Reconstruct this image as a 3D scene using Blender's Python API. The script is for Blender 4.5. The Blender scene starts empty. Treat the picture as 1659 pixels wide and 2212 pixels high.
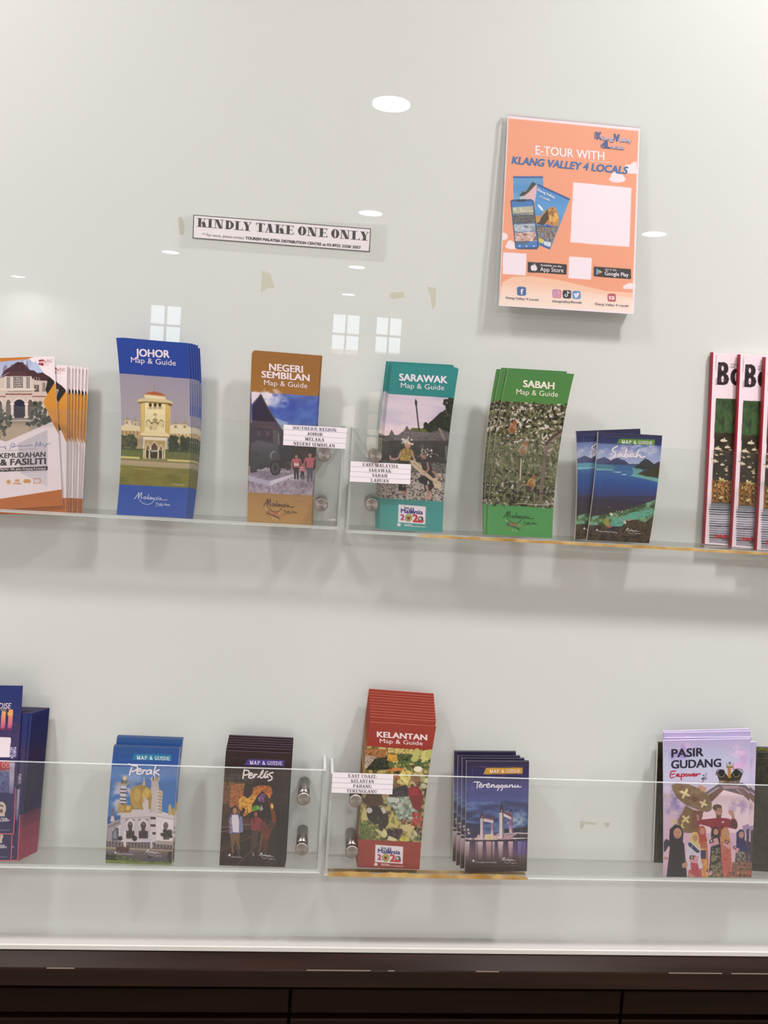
import bpy, math, random
import numpy as np
from mathutils import Vector, Matrix

# ------------------------------------------------------------------ camera
SC = bpy.context.scene
COL = SC.collection
F_PX = 1700.0                       # focal length in pixels of a 1659 x 2212 frame
PP = np.array([829.0, 935.0])       # optical centre (the lens is shifted upwards)
VN = np.array([700.0, 850.0])       # where the wall's normal meets the frame
ROLL = 0.0655
DIST, EYE = 1.23, 1.5               # camera to glass wall, eye height (metres)


def unit(v):
    return v / np.linalg.norm(v)


_y = unit(np.array([VN[0] - PP[0], VN[1] - PP[1], F_PX]))
_h = np.array([1, ROLL, 0.0])
_x = unit(_h - _y * np.dot(_h, _y))
_z = np.cross(_x, _y)
if _z[1] > 0:
    _z = -_z
M3 = np.array([_x, _y, _z])
CAMP = np.array([0.0, -DIST, EYE])


def ray(px, py, Y=0.0):
    """world point at depth Y that stands where the photograph shows (px, py)"""
    d = M3 @ np.array([px - PP[0], py - PP[1], F_PX])
    return CAMP + (Y - CAMP[1]) / d[1] * d


cam_d = bpy.data.cameras.new('camera')
cam = bpy.data.objects.new('camera', cam_d)
COL.objects.link(cam)
cam_d.sensor_fit = 'VERTICAL'
cam_d.sensor_height = 36.0
cam_d.sensor_width = 27.0
cam_d.lens = 36.0 * F_PX / 2212.0
cam_d.shift_x = (829.5 - PP[0]) / 2212.0
cam_d.shift_y = -(1106.0 - PP[1]) / 2212.0
cam_d.clip_start = 0.02
right, down, fwd = M3[:, 0], M3[:, 1], M3[:, 2]
cam.matrix_world = Matrix(((right[0], -down[0], -fwd[0], CAMP[0]),
                           (right[1], -down[1], -fwd[1], CAMP[1]),
                           (right[2], -down[2], -fwd[2], CAMP[2]),
                           (0, 0, 0, 1)))
SC.camera = cam

# ------------------------------------------------------------------ light
SC.view_settings.view_transform = 'Standard'
SC.view_settings.look = 'None'
SC.view_settings.gamma = 1.0
SC.view_settings.use_curve_mapping = False
SC.view_settings.exposure = 0.0
W = bpy.data.worlds.new('daylight')
SC.world = W
W.use_nodes = True
W.node_tree.nodes['Background'].inputs[0].default_value = (0.80, 0.92, 1.0, 1)
W.node_tree.nodes['Background'].inputs[1].default_value = 8.0
LAMP_W = 19.0                       # watts of each downlight
LAMP_COL = (1.0, 0.97, 0.985)
PANE_LIGHT = 38.0

# ------------------------------------------------------------------ helpers


def lin(c):
    if isinstance(c, str):
        c = [int(c[i:i + 2], 16) / 255 for i in (0, 2, 4)]
    c = np.asarray(c, float)
    return np.where(c <= 0.04045, c / 12.92, ((c + 0.055) / 1.055) ** 2.4)


def tag(o, label=None, cat=None, group=None, kind=None):
    if label: o['label'] = label
    if cat: o['category'] = cat
    if group: o['group'] = group
    if kind: o['kind'] = kind
    return o


def mesh_obj(name, verts, faces, mats, parent=None, midx=None, smooth=False):
    me = bpy.data.meshes.new(name)
    me.from_pydata([tuple(v) for v in verts], [], faces)
    for m in (mats if isinstance(mats, (list, tuple)) else [mats]):
        me.materials.append(m)
    if midx:
        me.polygons.foreach_set('material_index', midx)
    if smooth:
        me.polygons.foreach_set('use_smooth', [True] * len(me.polygons))
    me.update()
    o = bpy.data.objects.new(name, me)
    COL.objects.link(o)
    if parent: o.parent = parent
    return o


def empty(name, loc):
    o = bpy.data.objects.new(name, None)
    o.empty_display_size = 0.02
    COL.objects.link(o)
    o.location = tuple(loc)
    return o


class MB:
    """collects boxes, cylinders and sheets into one mesh"""

    def __init__(s):
        s.v, s.f, s.m = [], [], []

    def add(s, v, f, m=0):
        n = len(s.v)
        s.v += [tuple(p) for p in v]
        s.f += [tuple(i + n for i in q) for q in f]
        s.m += ([m] * len(f) if isinstance(m, int) else list(m))
        return s

    def box(s, x0, x1, y0, y1, z0, z1, m=0, big=None):
        """m: material of all faces; big: material of the two y faces"""
        v = [(x, y, z) for x in (x0, x1) for y in (y0, y1) for z in (z0, z1)]
        f = [(0, 1, 3, 2), (4, 6, 7, 5), (0, 4, 5, 1), (2, 3, 7, 6), (0, 2, 6, 4), (1, 5, 7, 3)]
        mm = [m] * 6
        if big is not None: mm[2] = mm[3] = big
        return s.add(v, f, mm)

    def cyl(s, cx, cz, r, y0, y1, n=28, m=0, bev=0.0, r2=None):
        """cylinder along y with a bevelled front (y0 is the front)"""
        r2 = r2 or r
        rings = [(y1, r2), (y0 + bev, r), (y0, r - bev)] if bev else [(y1, r2), (y0, r)]
        v = [(cx + q * math.cos(2 * math.pi * i / n), y, cz + q * math.sin(2 * math.pi * i / n)) for y, q in rings for i in range(n)]
        f = [(k * n + i, k * n + (i + 1) % n, (k + 1) * n + (i + 1) % n, (k + 1) * n + i) for k in range(len(rings) - 1) for i in range(n)]
        f.append(tuple(range((len(rings) - 1) * n, len(rings) * n)))
        f.append(tuple(reversed(range(n))))
        return s.add(v, f, m)

    def disc(s, cx, cy, z, r0, r1, z1=None, n=32, m=0):
        z1 = z if z1 is None else z1
        v = [(cx + r * math.cos(2 * math.pi * i / n), cy + r * math.sin(2 * math.pi * i / n), q) for r, q in ((r0, z), (r1, z1)) for i in range(n)]
        f = [(i, (i + 1) % n, n + (i + 1) % n, n + i) for i in range(n)] if r0 > 0 else [tuple(range(n, 2 * n))]
        return s.add(v, f, m)

    def build(s, name, mats, parent=None, org=(0, 0, 0), smooth=False):
        o = org
        return mesh_obj(name, [(a - o[0], b - o[1], c - o[2]) for a, b, c in s.v], s.f, mats, parent, s.m, smooth)


# ------------------------------------------------------------------ materials


def mat(name, color=(0.8, 0.8, 0.8), rough=0.5, spec=0.5, metal=0.0, coat=0.0, coat_rough=0.02):
    m = bpy.data.materials.new(name)
    m.use_nodes = True
    b = m.node_tree.nodes['Principled BSDF']
    b.inputs['Base Color'].default_value = (*lin(color), 1)
    b.inputs['Roughness'].default_value = rough
    b.inputs['Specular IOR Level'].default_value = spec
    b.inputs['Metallic'].default_value = metal
    b.inputs['Coat Weight'].default_value = coat
    b.inputs['Coat Roughness'].default_value = coat_rough
    return m


def ramp_noise(m, c0, c1, scale, detail=4, stretch=(1, 1, 1), rough=None, bump=0.0):
    nt = m.node_tree
    b = nt.nodes['Principled BSDF']
    tc = nt.nodes.new('ShaderNodeTexCoord'); mp = nt.nodes.new('ShaderNodeMapping')
    nz = nt.nodes.new('ShaderNodeTexNoise'); cr = nt.nodes.new('ShaderNodeValToRGB')
    mp.inputs['Scale'].default_value = stretch
    nz.inputs['Scale'].default_value = scale
    nz.inputs['Detail'].default_value = detail
    nt.links.new(tc.outputs['Object'], mp.inputs[0]); nt.links.new(mp.outputs[0], nz.inputs['Vector'])
    nt.links.new(nz.outputs['Fac'], cr.inputs[0])
    cr.color_ramp.elements[0].color = (*lin(c0), 1); cr.color_ramp.elements[1].color = (*lin(c1), 1)
    cr.color_ramp.elements[0].position = 0.35; cr.color_ramp.elements[1].position = 0.68
    nt.links.new(cr.outputs[0], b.inputs['Base Color'])
    if rough:
        mr = nt.nodes.new('ShaderNodeMapRange')
        mr.inputs[3].default_value, mr.inputs[4].default_value = rough
        nt.links.new(nz.outputs['Fac'], mr.inputs[0]); nt.links.new(mr.outputs[0], b.inputs['Roughness'])
    if bump:
        bp = nt.nodes.new('ShaderNodeBump'); bp.inputs['Strength'].default_value = bump
        bp.inputs['Distance'].default_value = 0.0005
        nt.links.new(nz.outputs['Fac'], bp.inputs['Height']); nt.links.new(bp.outputs[0], b.inputs['Normal'])
    return m


def clear_mat(name, tint, ior=1.47, rough=0.0, haze=0.0):
    m = bpy.data.materials.new(name)
    m.use_nodes = True
    nt = m.node_tree
    nt.nodes.remove(nt.nodes['Principled BSDF'])
    out = nt.nodes['Material Output']
    tr = nt.nodes.new('ShaderNodeBsdfTransparent'); gl = nt.nodes.new('ShaderNodeBsdfGlossy')
    df = nt.nodes.new('ShaderNodeBsdfDiffuse')
    fr = nt.nodes.new('ShaderNodeFresnel'); mx = nt.nodes.new('ShaderNodeMixShader'); m2 = nt.nodes.new('ShaderNodeMixShader')
    tr.inputs[0].default_value = (*tint, 1)
    gl.inputs['Roughness'].default_value = rough
    ge = nt.nodes.new('ShaderNodeNewGeometry'); io = nt.nodes.new('ShaderNodeMapRange')   # same mirror strength from both sides of a thin sheet
    io.inputs[3].default_value = ior; io.inputs[4].default_value = 1 / ior
    nt.links.new(ge.outputs['Backfacing'], io.inputs[0]); nt.links.new(io.outputs[0], fr.inputs[0])
    df.inputs[0].default_value = (0.8, 0.82, 0.80, 1)
    m2.inputs[0].default_value = haze
    nt.links.new(tr.outputs[0], m2.inputs[1]); nt.links.new(df.outputs[0], m2.inputs[2])
    nt.links.new(fr.outputs[0], mx.inputs[0]); nt.links.new(m2.outputs[0], mx.inputs[1]); nt.links.new(gl.outputs[0], mx.inputs[2])
    nt.links.new(mx.outputs[0], out.inputs[0])
    return m


def print_mat(name, rough, coat=0.0):
    m = mat(name, 'ffffff', rough, 0.5, coat=coat)
    a = m.node_tree.nodes.new('ShaderNodeAttribute')
    a.attribute_name = 'Print'
    m.node_tree.links.new(a.outputs['Color'], m.node_tree.nodes['Principled BSDF'].inputs['Base Color'])
    return m


def emit_mat(name, col, strength):
    m = bpy.data.materials.new(name)
    m.use_nodes = True
    b = m.node_tree.nodes['Principled BSDF']
    b.inputs['Base Color'].default_value = (0.8, 0.8, 0.8, 1)
    b.inputs['Emission Color'].default_value = (*col, 1)
    b.inputs['Emission Strength'].default_value = strength
    return m


MT = {
    'glass_wall': ramp_noise(mat('back_painted_glass', 'e3e3de', 0.55, 0.2, coat=1.0, coat_rough=0.0), 'cfd3d0', 'd3d5d1', 1.6, 2),
    'plaster': ramp_noise(mat('white_plaster', 'eeeeea', 0.9, 0.2), 'ecebe6', 'f1f0ec', 3.0),
    'ceiling': ramp_noise(mat('ceiling_paint', 'f0f0ee', 0.95, 0.1), 'ededea', 'f2f2f0', 2.0),
    'floor': ramp_noise(mat('polished_floor_tiles', 'a39c92', 0.3, 0.5), '948c82', 'aaa39a', 1.2),
    'wood': ramp_noise(mat('dark_stained_wood', '3a2a22', 0.34, 0.12), '1e110b', '2a190f', 5.0, 6, (0.6, 8, 8), (0.22, 0.42), 0.2),
    'wood_front': ramp_noise(mat('dark_wood_front', '2a1a14', 0.45, 0.06), '130904', '1c0e07', 5.0, 6, (0.6, 8, 8), (0.3, 0.5), 0.2),
    'wear': mat('worn_wood_edge', '8a7a6a', 0.6, 0.2),
    'dark': mat('shadow_gap', '060404', 0.8, 0.1),
    'ledge': mat('glass_ledge', 'bdb9b6', 0.25, 0.5, coat=1.0),
    'ledge_edge': mat('polished_glass_edge', 'd6d3cd', 0.15, 0.6),
    'acrylic': clear_mat('clear_acrylic', (0.985, 0.99, 0.988), 1.45, 0.0, 0.004),
    'acrylic_edge': clear_mat('cut_acrylic_edge', (0.80, 0.83, 0.81), 1.5, 0.25, 0.55),
    'film': clear_mat('clear_film', (1.0, 1.0, 1.0), 1.3, 0.06, 0.035),
    'steel': mat('brushed_steel', '9a948e', 0.3, 0.5, metal=1.0),
    'steel_cap': mat('spun_steel_cap', 'a09a94', 0.36, 0.5, metal=1.0),
    'paper': mat('white_paper', 'f2e9ee', 0.6, 0.3),
    'page': ramp_noise(mat('page_edges', 'e6dfd6', 0.8, 0.2), 'd6cec6', 'f0eae2', 260.0, 2, (1, 1, 0.02)),
    'cover_navy': mat('navy_cover_fold', '1d3a66', 0.4, 0.4),
    'cover_night': mat('night_cover_fold', '2a2638', 0.4, 0.4),
    'page_lilac': mat('pale_lilac_edges', 'd8cce0', 0.6, 0.3),
    'page_dark': mat('dark_page_edges', '4a3e4a', 0.6, 0.3),
    'page_red': mat('red_page_edges', 'b06a58', 0.6, 0.3),
    'page_blue': mat('blue_page_edges', '9aa6cc', 0.6, 0.3),
    'page_teal': mat('teal_page_edges', '5aa49c', 0.6, 0.3),
    'print': print_mat('printed_cover', 0.38),
    'print_matt': print_mat('printed_paper', 0.6),
    'glue': ramp_noise(mat('yellowed_glue', 'b89a68', 0.5, 0.4), '9c7438', 'c8a86c', 30.0, 5, (1, 1, 1), (0.3, 0.7), 0.5),
    'residue': clear_mat('tape_residue', (0.985, 0.98, 0.935), 1.2, 0.5, 0.05),
    'spine': mat('red_spine', '8e1f2c', 0.4, 0.5),
    'trim': mat('white_light_trim', 'f4f4f2', 0.4, 0.4),
    'lamp': emit_mat('light_diffuser', LAMP_COL, PANE_LIGHT),
    'frame': mat('white_window_frame', 'e6e6e4', 0.5, 0.4),
    'facade': mat('pink_facade', 'e8c4ae', 0.9, 0.1),
}
_t = MT['steel_cap'].node_tree
_b = _t.nodes['Principled BSDF']
_b.inputs['Anisotropic'].default_value = 0.9
_tg = _t.nodes.new('ShaderNodeTangent'); _tg.direction_type = 'RADIAL'; _tg.axis = 'Y'
_t.links.new(_tg.outputs[0], _b.inputs['Tangent'])

# ------------------------------------------------------------------ the room
RX0, RX1, RY, RZ = -6.0, 6.0, -12.0, 3.0


def struct(name, mb, m):
    return tag(mb.build(name, m), kind='structure')


struct('floor', MB().box(RX0, RX1, RY, 0.1, -0.1, 0.0), MT['floor'])
struct('ceiling', MB().box(RX0, RX1, RY, 0.1, RZ, RZ + 0.1), MT['ceiling'])
struct('wall_left', MB().box(RX0 - 0.1, RX0, RY, 0.1, 0, RZ), MT['plaster'])
struct('wall_right', MB().box(RX1, RX1 + 0.1, RY, 0.1, 0, RZ), MT['plaster'])
GB = 0.6275                                     # lower edge of the glass sheet
struct('wall_back', MB().box(RX0, RX1, 0.0, 0.1, GB, RZ), MT['glass_wall'])
struct('trim_1', MB().box(RX0, RX1, 0.02, 0.1, 0.0, GB), MT['dark'])

# far wall with its windows (seen as reflections in the glass)
WINS = [(-2.95, -2.40, 2.10, 2.80, 2, 2), (0.05, 0.55, 2.15, 2.87, 2, 2), (0.78, 1.26, 2.2, 2.87, 2, 2),
        (0.30, 0.56, 0.55, 1.35, 1, 2), (0.74, 1.06, 0.45, 1.62, 1, 3)]
xs = sorted({RX0, RX1} | {w[0] for w in WINS} | {w[1] for w in WINS})
mb = MB()
for a, b in zip(xs[:-1], xs[1:]):
    holes = sorted([(w[2], w[3]) for w in WINS if w[0] <= a + 1e-6 and w[1] >= b - 1e-6])
    z = 0.0
    for h0, h1 in holes + [(RZ, RZ)]:
        if h0 > z: mb.box(a, b, RY - 0.15, RY, z, h0)
        z = h1
struct('wall_front', mb, MT['plaster'])
for i, (a, b, c, d, nx, nz) in enumerate(WINS):
    r = empty('window_%d' % (i + 1), ((a + b) / 2, RY - 0.07, c))
    tag(r, kind='structure')
    fr = MB()
    t = 0.03
    o = r.location
    fr.box(a, b, RY - 0.1, RY - 0.04, c, c + t); fr.box(a, b, RY - 0.1, RY - 0.04, d - t, d)
    fr.box(a, a + t, RY - 0.1, RY - 0.04, c, d); fr.box(b - t, b, RY - 0.1, RY - 0.04, c, d)
    for k in range(1, nx): x = a + (b - a) * k / nx; fr.box(x - .018, x + .018, RY - 0.1, RY - 0.04, c, d)
    for k in range(1, nz): z = c + (d - c) * k / nz; fr.box(a, b, RY - 0.1, RY - 0.04, z - .018, z + .018)
    fr.build('window_frame', MT['frame'], r, o)
    MB().box(a, b, RY - 0.075, RY - 0.07, c, d).build('pane', MT['acrylic'], r, o)
tag(MB().box(-1.5, 4.5, RY - 7.0, RY - 6.0, -0.1, 2.6).build('building', MT['facade']),
    'pink facade outside the far windows, seen only as a reflection', 'building')
struct('ground', MB().box(-30, 30, RY - 30, RY - 0.15, -0.15, -0.1), MT['floor'])

# recessed downlights: a grid over the room, plus a pair added for light
LR = 0.095
spots = [(0.25, -2.85), (0.29, -5.30), (0.29, -8.07), (0.27, -10.64), (-1.85, -8.05), (-4.84, -11.5), (2.65, -5.2),
         (-3.2, -2.6), (3.4, -2.6), (-5.2, -5.3), (-1.0, -0.70), (0.95, -0.70), (2.9, -0.70), (-2.95, -0.70)]  # leading pair of this line is added out of view to light the room
first = None
for i, (x, y) in enumerate(spots):
    if first is None:
        first = empty('ceiling_light', (x, y, RZ))
        MB().disc(0, 0, -0.001, LR, LR + 0.014, -0.004).build('light_trim', MT['trim'], first)
        MB().disc(0, 0, -0.002, 0, LR).build('diffuser', MT['lamp'], first)
        r = first
    else:
        r = first.copy(); COL.objects.link(r); r.location = (x, y, RZ)
        for ch in list(first.children):
            c = ch.copy(); COL.objects.link(c); c.parent = r
    row = 'nearest the glass wall' if y > -1 else 'in the %s row from the glass wall' % ('first' if y > -3 else 'second' if y > -6 else 'third' if y > -9 else 'fourth')
    side = 'far right' if x > 4 else 'right' if x > 2 else 'middle' if x > 0 else 'left' if x > -2.5 else 'far left'
    tag(r, 'round recessed downlight %s, %s column' % (row, side), 'light', 'recessed downlights')
    ld = bpy.data.lights.new('lamp', 'AREA'); ld.shape = 'DISK'; ld.size = 2 * LR
    ld.energy = LAMP_W * (0.15 if y > -1 else 1.0); ld.spread = math.radians(68 if y > -1 else 150); ld.color = LAMP_COL
    lo = bpy.data.objects.new('lamp', ld); COL.objects.link(lo); lo.parent = r; lo.location = (0, 0, -0.012)

# ------------------------------------------------------------------ counter
ZC = ray(829, 2056, -0.024)[2]
cnt = empty('cabinet', (0, -0.02, 0))
tag(cnt, 'dark brown wooden cabinet with drawer fronts running below the glass wall', 'cabinet')
X0, X1 = -1.6, 1.8
co = (0, -0.02, 0)
mb = MB()
prof = [(0.02, ZC), (-0.0235, ZC), (-0.0255, ZC - 0.002), (-0.046, ZC - 0.0135), (-0.0475, ZC - 0.0155), (-0.0475, ZC - 0.041), (-0.044, ZC - 0.0435), (0.02, ZC - 0.0435)]
n = len(prof)
mb.add([(x, y, z) for x in (X0, X1) for y, z in prof], [tuple(range(n))] + [tuple(range(2 * n - 1, n - 1, -1))] + [(i, i + n, (i + 1) % n + n, (i + 1) % n) for i in range(n)])
mb.build('top_rail', MT['wood'], cnt, co)
for a, b in ((662, 800), (838, 852), (1028, 1078), (1445, 1560), (1580, 1659), (100, 160)):
    xa_, xb_ = ray(a, 2102, -0.047)[0], ray(b, 2102, -0.047)[0]
    MB().box(xa_, xb_, -0.0472, -0.0462, ZC - 0.0146, ZC - 0.0137).build('worn_patch', MT['wear'], cnt, co)
MB().box(X0, X1, -0.028, 0.02, 0.0, ZC - 0.0435).build('carcass', MT['dark'], cnt, co)
zr = ZC - 0.0485
xa = ray(626, 2170, -0.045)[0]
xb = ray(1344, 2170, -0.045)[0]
pitch = xb - xa
edges = [xa + pitch * k for k in range(-3, 4)]
edges[0] = X0; edges[-1] = X1
for row in range(9):
    z1 = zr - row * 0.0475
    z0 = z1 - 0.0375
    if z0 < 0.02: break
    for a, b in zip(edges[:-1], edges[1:]):
        w = 0.0022
        e = 0.0015
        q = MB()
        v = [(x, y, z) for (x, z) in ((a + w, z0), (b - w, z0), (b - w, z1), (a + w, z1)) for y in (-0.026,)]
        v2 = [(x + sx * e, -0.044, z + sz * e) for (x, z, sx, sz) in ((a + w, z0, 1, 1), (b - w, z0, -1, 1), (b - w, z1, -1, -1), (a + w, z1, 1, -1))]
        v1 = [(x, -0.0425, z) for (x, y, z) in v]
        q.add(v + v1 + v2, [(3, 2, 1, 0), (8, 9, 10, 11)] + [(i, (i + 1) % 4, 4 + (i + 1) % 4, 4 + i) for i in range(4)] + [(4 + i, 4 + (i + 1) % 4, 8 + (i + 1) % 4, 8 + i) for i in range(4)])
        q.build('drawer_front', MT['wood_front'], cnt, co)
led = empty('glass_ledge', (0, -0.012, ZC))
tag(led, 'narrow pale glass ledge with a bright polished edge along the top of the dark cabinet', 'ledge')
lo_ = (0, -0.012, ZC)
MB().box(X0, X1, -0.0235, 0.0, ZC, GB).build('ledge_slab', [MT['ledge']], led, lo_)
MB().box(X0, X1, -0.0265, -0.0235, ZC + 0.0002, ZC + 0.0068).build('ledge_edge', MT['ledge_edge'], led, lo_)

# ------------------------------------------------------------------ flat print
# Every printed cover is a fine sheet whose vertices carry the printed colour
# (attribute "Print"); the pictures are drawn here from plain shapes.
PRINT_K = 0.93


def fbm(h, w, sx, sy, seed, octv=4):
    rs = np.random.RandomState(seed)
    out = np.zeros((h, w)); amp = 1.0; tot = 0
    for o in range(octv):
        gh, gw = max(2, int(h / max(sy, 1)) + 2), max(2, int(w / max(sx, 1)) + 2)
        g = rs.rand(gh + 1, gw + 1)
        yy = np.linspace(0, gh - 1.001, h); xx = np.linspace(0, gw - 1.001, w)
        yi = yy.astype(int); xi = xx.astype(int)
        fy = (yy - yi)[:, None]; fx = (xx - xi)[None, :]
        fy = fy * fy * (3 - 2 * fy); fx = fx * fx * (3 - 2 * fx)
        a = g[yi][:, xi]; b = g[yi][:, xi + 1]; c = g[yi + 1][:, xi]; d = g[yi + 1][:, xi + 1]
        out += amp * ((a * (1 - fx) + b * fx) * (1 - fy) + (c * (1 - fx) + d * fx) * fy)
        tot += amp; amp *= 0.55; sx /= 2.0; sy /= 2.0
    return out / tot


def hx(c):
    return np.array([int(c[i:i + 2], 16) / 255 for i in (0, 2, 4)]) if isinstance(c, str) else np.array(c)


def catmull(pts, n=6):
    p = [np.array(q, float) for q in pts]
    if len(p) < 3: return p
    p = [2 * p[0] - p[1]] + p + [2 * p[-1] - p[-2]]
    out = []
    for i in range(1, len(p) - 2):
        for k in range(n):
            t = k / n
            out.append(0.5 * ((2 * p[i]) + (-p[i - 1] + p[i + 1]) * t + (2 * p[i - 1] - 5 * p[i] + 4 * p[i + 1] - p[i + 2]) * t * t + (-p[i - 1] + 3 * p[i] - 3 * p[i + 1] + p[i + 2]) * t ** 3))
    out.append(p[-2])
    return out


def R4(x0, y0, x1, y1):
    return [(x0, y0), (x1, y0), (x1, y1), (x0, y1)]


class Art:
    """a drawing board laid over one cover; all coordinates are those of an
    enlarged view (origin ox, oy and scale s) and are mapped to the cover's own
    rectangle, so that the print lies flat on the cover"""

    def __init__(a, ox, oy, s, TL, TR, BR, BL, bow=0.0, dens=1.0, base='ffffff'):
        a.o = (ox, oy); a.s = s; a.bow = bow          # corners and bow in view units
        a.q = [np.array(p, float) for p in (TL, TR, BR, BL)]
        A, b = [], []
        for (x, y), (u, v) in zip(a.q, ((0, 0), (1, 0), (1, 1), (0, 1))):
            A += [[x, y, 1, 0, 0, 0, -u * x, -u * y], [0, 0, 0, x, y, 1, -v * x, -v * y]]; b += [u, v]
        a.h = np.append(np.linalg.solve(A, b), 1).reshape(3, 3)
        wpx = (np.linalg.norm(a.q[1] - a.q[0]) + np.linalg.norm(a.q[2] - a.q[3])) / 2 / s
        hpx = (np.linalg.norm(a.q[3] - a.q[0]) + np.linalg.norm(a.q[2] - a.q[1])) / 2 / s
        a.nu, a.nv = int(wpx * dens), int(hpx * dens)
        a.W, a.H = 2 * (a.nu + 1), 2 * (a.nv + 1)
        a.c = np.ones((a.H, a.W, 3)) * hx(base)
        a.let = []                                     # lettering: (uv list, faces, colour)
        a.kx = a.W / (wpx * s)                         # canvas px per view unit

    def photo(a):
        return [(a.o[0] + p[0] / a.s, a.o[1] + p[1] / a.s) for p in a.q]

    def uv(a, x, y):
        v = a.h @ np.array([x, y, 1.0]); v = v[:2] / v[2]
        t = min(max(v[1], 0), 1)
        w = a.h @ np.array([x - a.bow * 4 * t * (1 - t), y, 1.0])
        return w[:2] / w[2]

    def px(a, pts):
        return np.array([a.uv(*p) for p in pts]) * [a.W, a.H]

    def mask(a, pts):
        P = a.px(pts)
        x0, y0 = np.floor(P.min(0)).astype(int); x1, y1 = np.ceil(P.max(0)).astype(int)
        x0, y0, x1, y1 = max(x0, 0), max(y0, 0), min(x1 + 1, a.W), min(y1 + 1, a.H)
        if x1 <= x0 or y1 <= y0: return None
        X = np.arange(x0, x1)[None, :] + 0.5; Y = np.arange(y0, y1)[:, None] + 0.5
        ins = np.zeros((y1 - y0, x1 - x0), bool)
        n = len(P)
        for i in range(n):
            (xa, ya), (xb, yb) = P[i], P[(i + 1) % n]
            if ya == yb: continue
            ins ^= ((ya > Y) != (yb > Y)) & (X < (xb - xa) * (Y - ya) / (yb - ya) + xa)
        return (slice(y0, y1), slice(x0, x1)), ins

    def P(a, pts, col, al=1.0):
        m = a.mask(pts)
        if m is None: return
        s, k = m; v = a.c[s]
        v[k] = v[k] * (1 - al) + hx(col) * al

    def B(a, x0, y0, x1, y1, col, al=1.0, dy=0.0):
        a.P([(x0, y0), (x1, y0 + dy), (x1, y1 + dy), (x0, y1)], col, al)

    def E(a, cx, cy, rx, ry, col, rot=0.0, al=1.0):
        n = 8 if max(rx, ry) * a.kx < 3 else 22
        c, s_ = math.cos(rot), math.sin(rot)
        a.P([(cx + rx * math.cos(t) * c - ry * math.sin(t) * s_, cy + rx * math.cos(t) * s_ + ry * math.sin(t) * c) for t in [2 * math.pi * i / n for i in range(n)]], col, al)

    def L(a, pts, w, col, al=1.0, curve=True):
        p = catmull(pts) if curve and len(pts) > 2 else [np.array(q, float) for q in pts]
        for q0, q1 in zip(p[:-1], p[1:]):
            d = q1 - q0; l = np.linalg.norm(d)
            if l < 1e-6: continue
            n = np.array([-d[1], d[0]]) / l * w / 2; e = d / l * w * 0.2
            a.P([q0 - e + n, q1 + e + n, q1 + e - n, q0 - e - n], col, al)

    def G(a, pts, cols, horiz=False):
        """gradient through several colours over the area"""
        m = a.mask(pts)
        if m is None: return
        s, k = m
        n = k.shape[1] if horiz else k.shape[0]
        t = np.linspace(0, len(cols) - 1, n)
        C = np.stack([np.interp(t, range(len(cols)), [hx(c)[i] for c in cols]) for i in range(3)], -1)
        C = np.broadcast_to(C[None] if horiz else C[:, None], k.shape + (3,))
        a.c[s][k] = C[k]

    def N(a, pts, cols, scale, seed=1, al=1.0, sx=1.0, con=2.2, thr=None):
        """mottled area: noise picks from the colours"""
        m = a.mask(pts)
        if m is None: return
        s, k = m
        q = scale * a.kx
        f = np.clip((fbm(k.shape[0], k.shape[1], q * sx, q, seed) - 0.5) * con + 0.5, 0, 1)
        t = f * (len(cols) - 1)
        C = np.stack([np.interp(t, range(len(cols)), [hx(c)[i] for c in cols]) for i in range(3)], -1)
        if thr is not None: k = k & (f > thr)
        v = a.c[s]
        v[k] = v[k] * (1 - al) + C[k] * al

    def K(a, cx, cy, rx, ry, col, seed=1, al=1.0, scale=60):
        """soft-edged patch of cloud"""
        m = a.mask(R4(cx - rx, cy - ry, cx + rx, cy + ry))
        if m is None: return
        s, k = m
        h, w = k.shape
        Y, X = np.linspace(-1, 1, h)[:, None], np.linspace(-1, 1, w)[None, :]
        q = scale * a.kx
        f = np.clip(1 - X * X - Y * Y, 0, 1) * np.clip((fbm(h, w, q * 1.4, q, seed) - .38) * 3.4, 0, 1)
        f = np.clip(f * 1.5, 0, 1)[..., None] * al
        a.c[s] = a.c[s] * (1 - f) + hx(col) * f

    def D(a, x0, y0, x1, y1, n, r, cols, seed=1, asp=1.0, rot=None, al=1.0):
        rs = random.Random(seed)
        for i in range(n):
            q = rs.uniform(*r)
            a.E(rs.uniform(x0, x1), rs.uniform(y0, y1), q * asp, q, rs.choice(cols), rs.uniform(0, 3.14) if rot is None else rot, al)

    # ---- lettering (real thin geometry on the cover)
    def T(a, txt, x0, y0, x1, y1, h, col, font='sans', bold=0.0, shear=0.0, up=None):
        P, F, Wd = glyph_run(txt, font, bold)
        bx = np.array([x1 - x0, y1 - y0], float) / Wd
        u = np.array(up if up else (0, -1.0)) * h
        pts = [a.uv(x0 + bx[0] * (p[0] + shear * p[1] * h / max(np.linalg.norm(bx), 1e-6)) + u[0] * p[1], y0 + bx[1] * p[0] + u[1] * p[1]) for p in P]
        a.let.append((pts, F, hx(col), [p[2] for p in P]))

    def S(a, pts, w, col, curve=True, taper=0.0):
        p = catmull(pts, 5) if curve and len(pts) > 2 else [np.array(q, float) for q in pts]
        V, F = [], []
        n = len(p)
        for i, q in enumerate(p):
            d = p[min(i + 1, n - 1)] - p[max(i - 1, 0)]
            d = d / (np.linalg.norm(d) + 1e-9)
            ww = w * (1 - taper * abs(2 * i / max(n - 1, 1) - 1)) / 2
            e = d * (w * 0.3 if i == n - 1 else (-w * 0.3 if i == 0 else 0))
            for sgn in (1, -1):
                V.append(a.uv(q[0] - d[1] * ww * sgn + e[0], q[1] + d[0] * ww * sgn + e[1]))
            if i: F.append((2 * i - 2, 2 * i - 1, 2 * i + 1, 2 * i))
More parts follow.
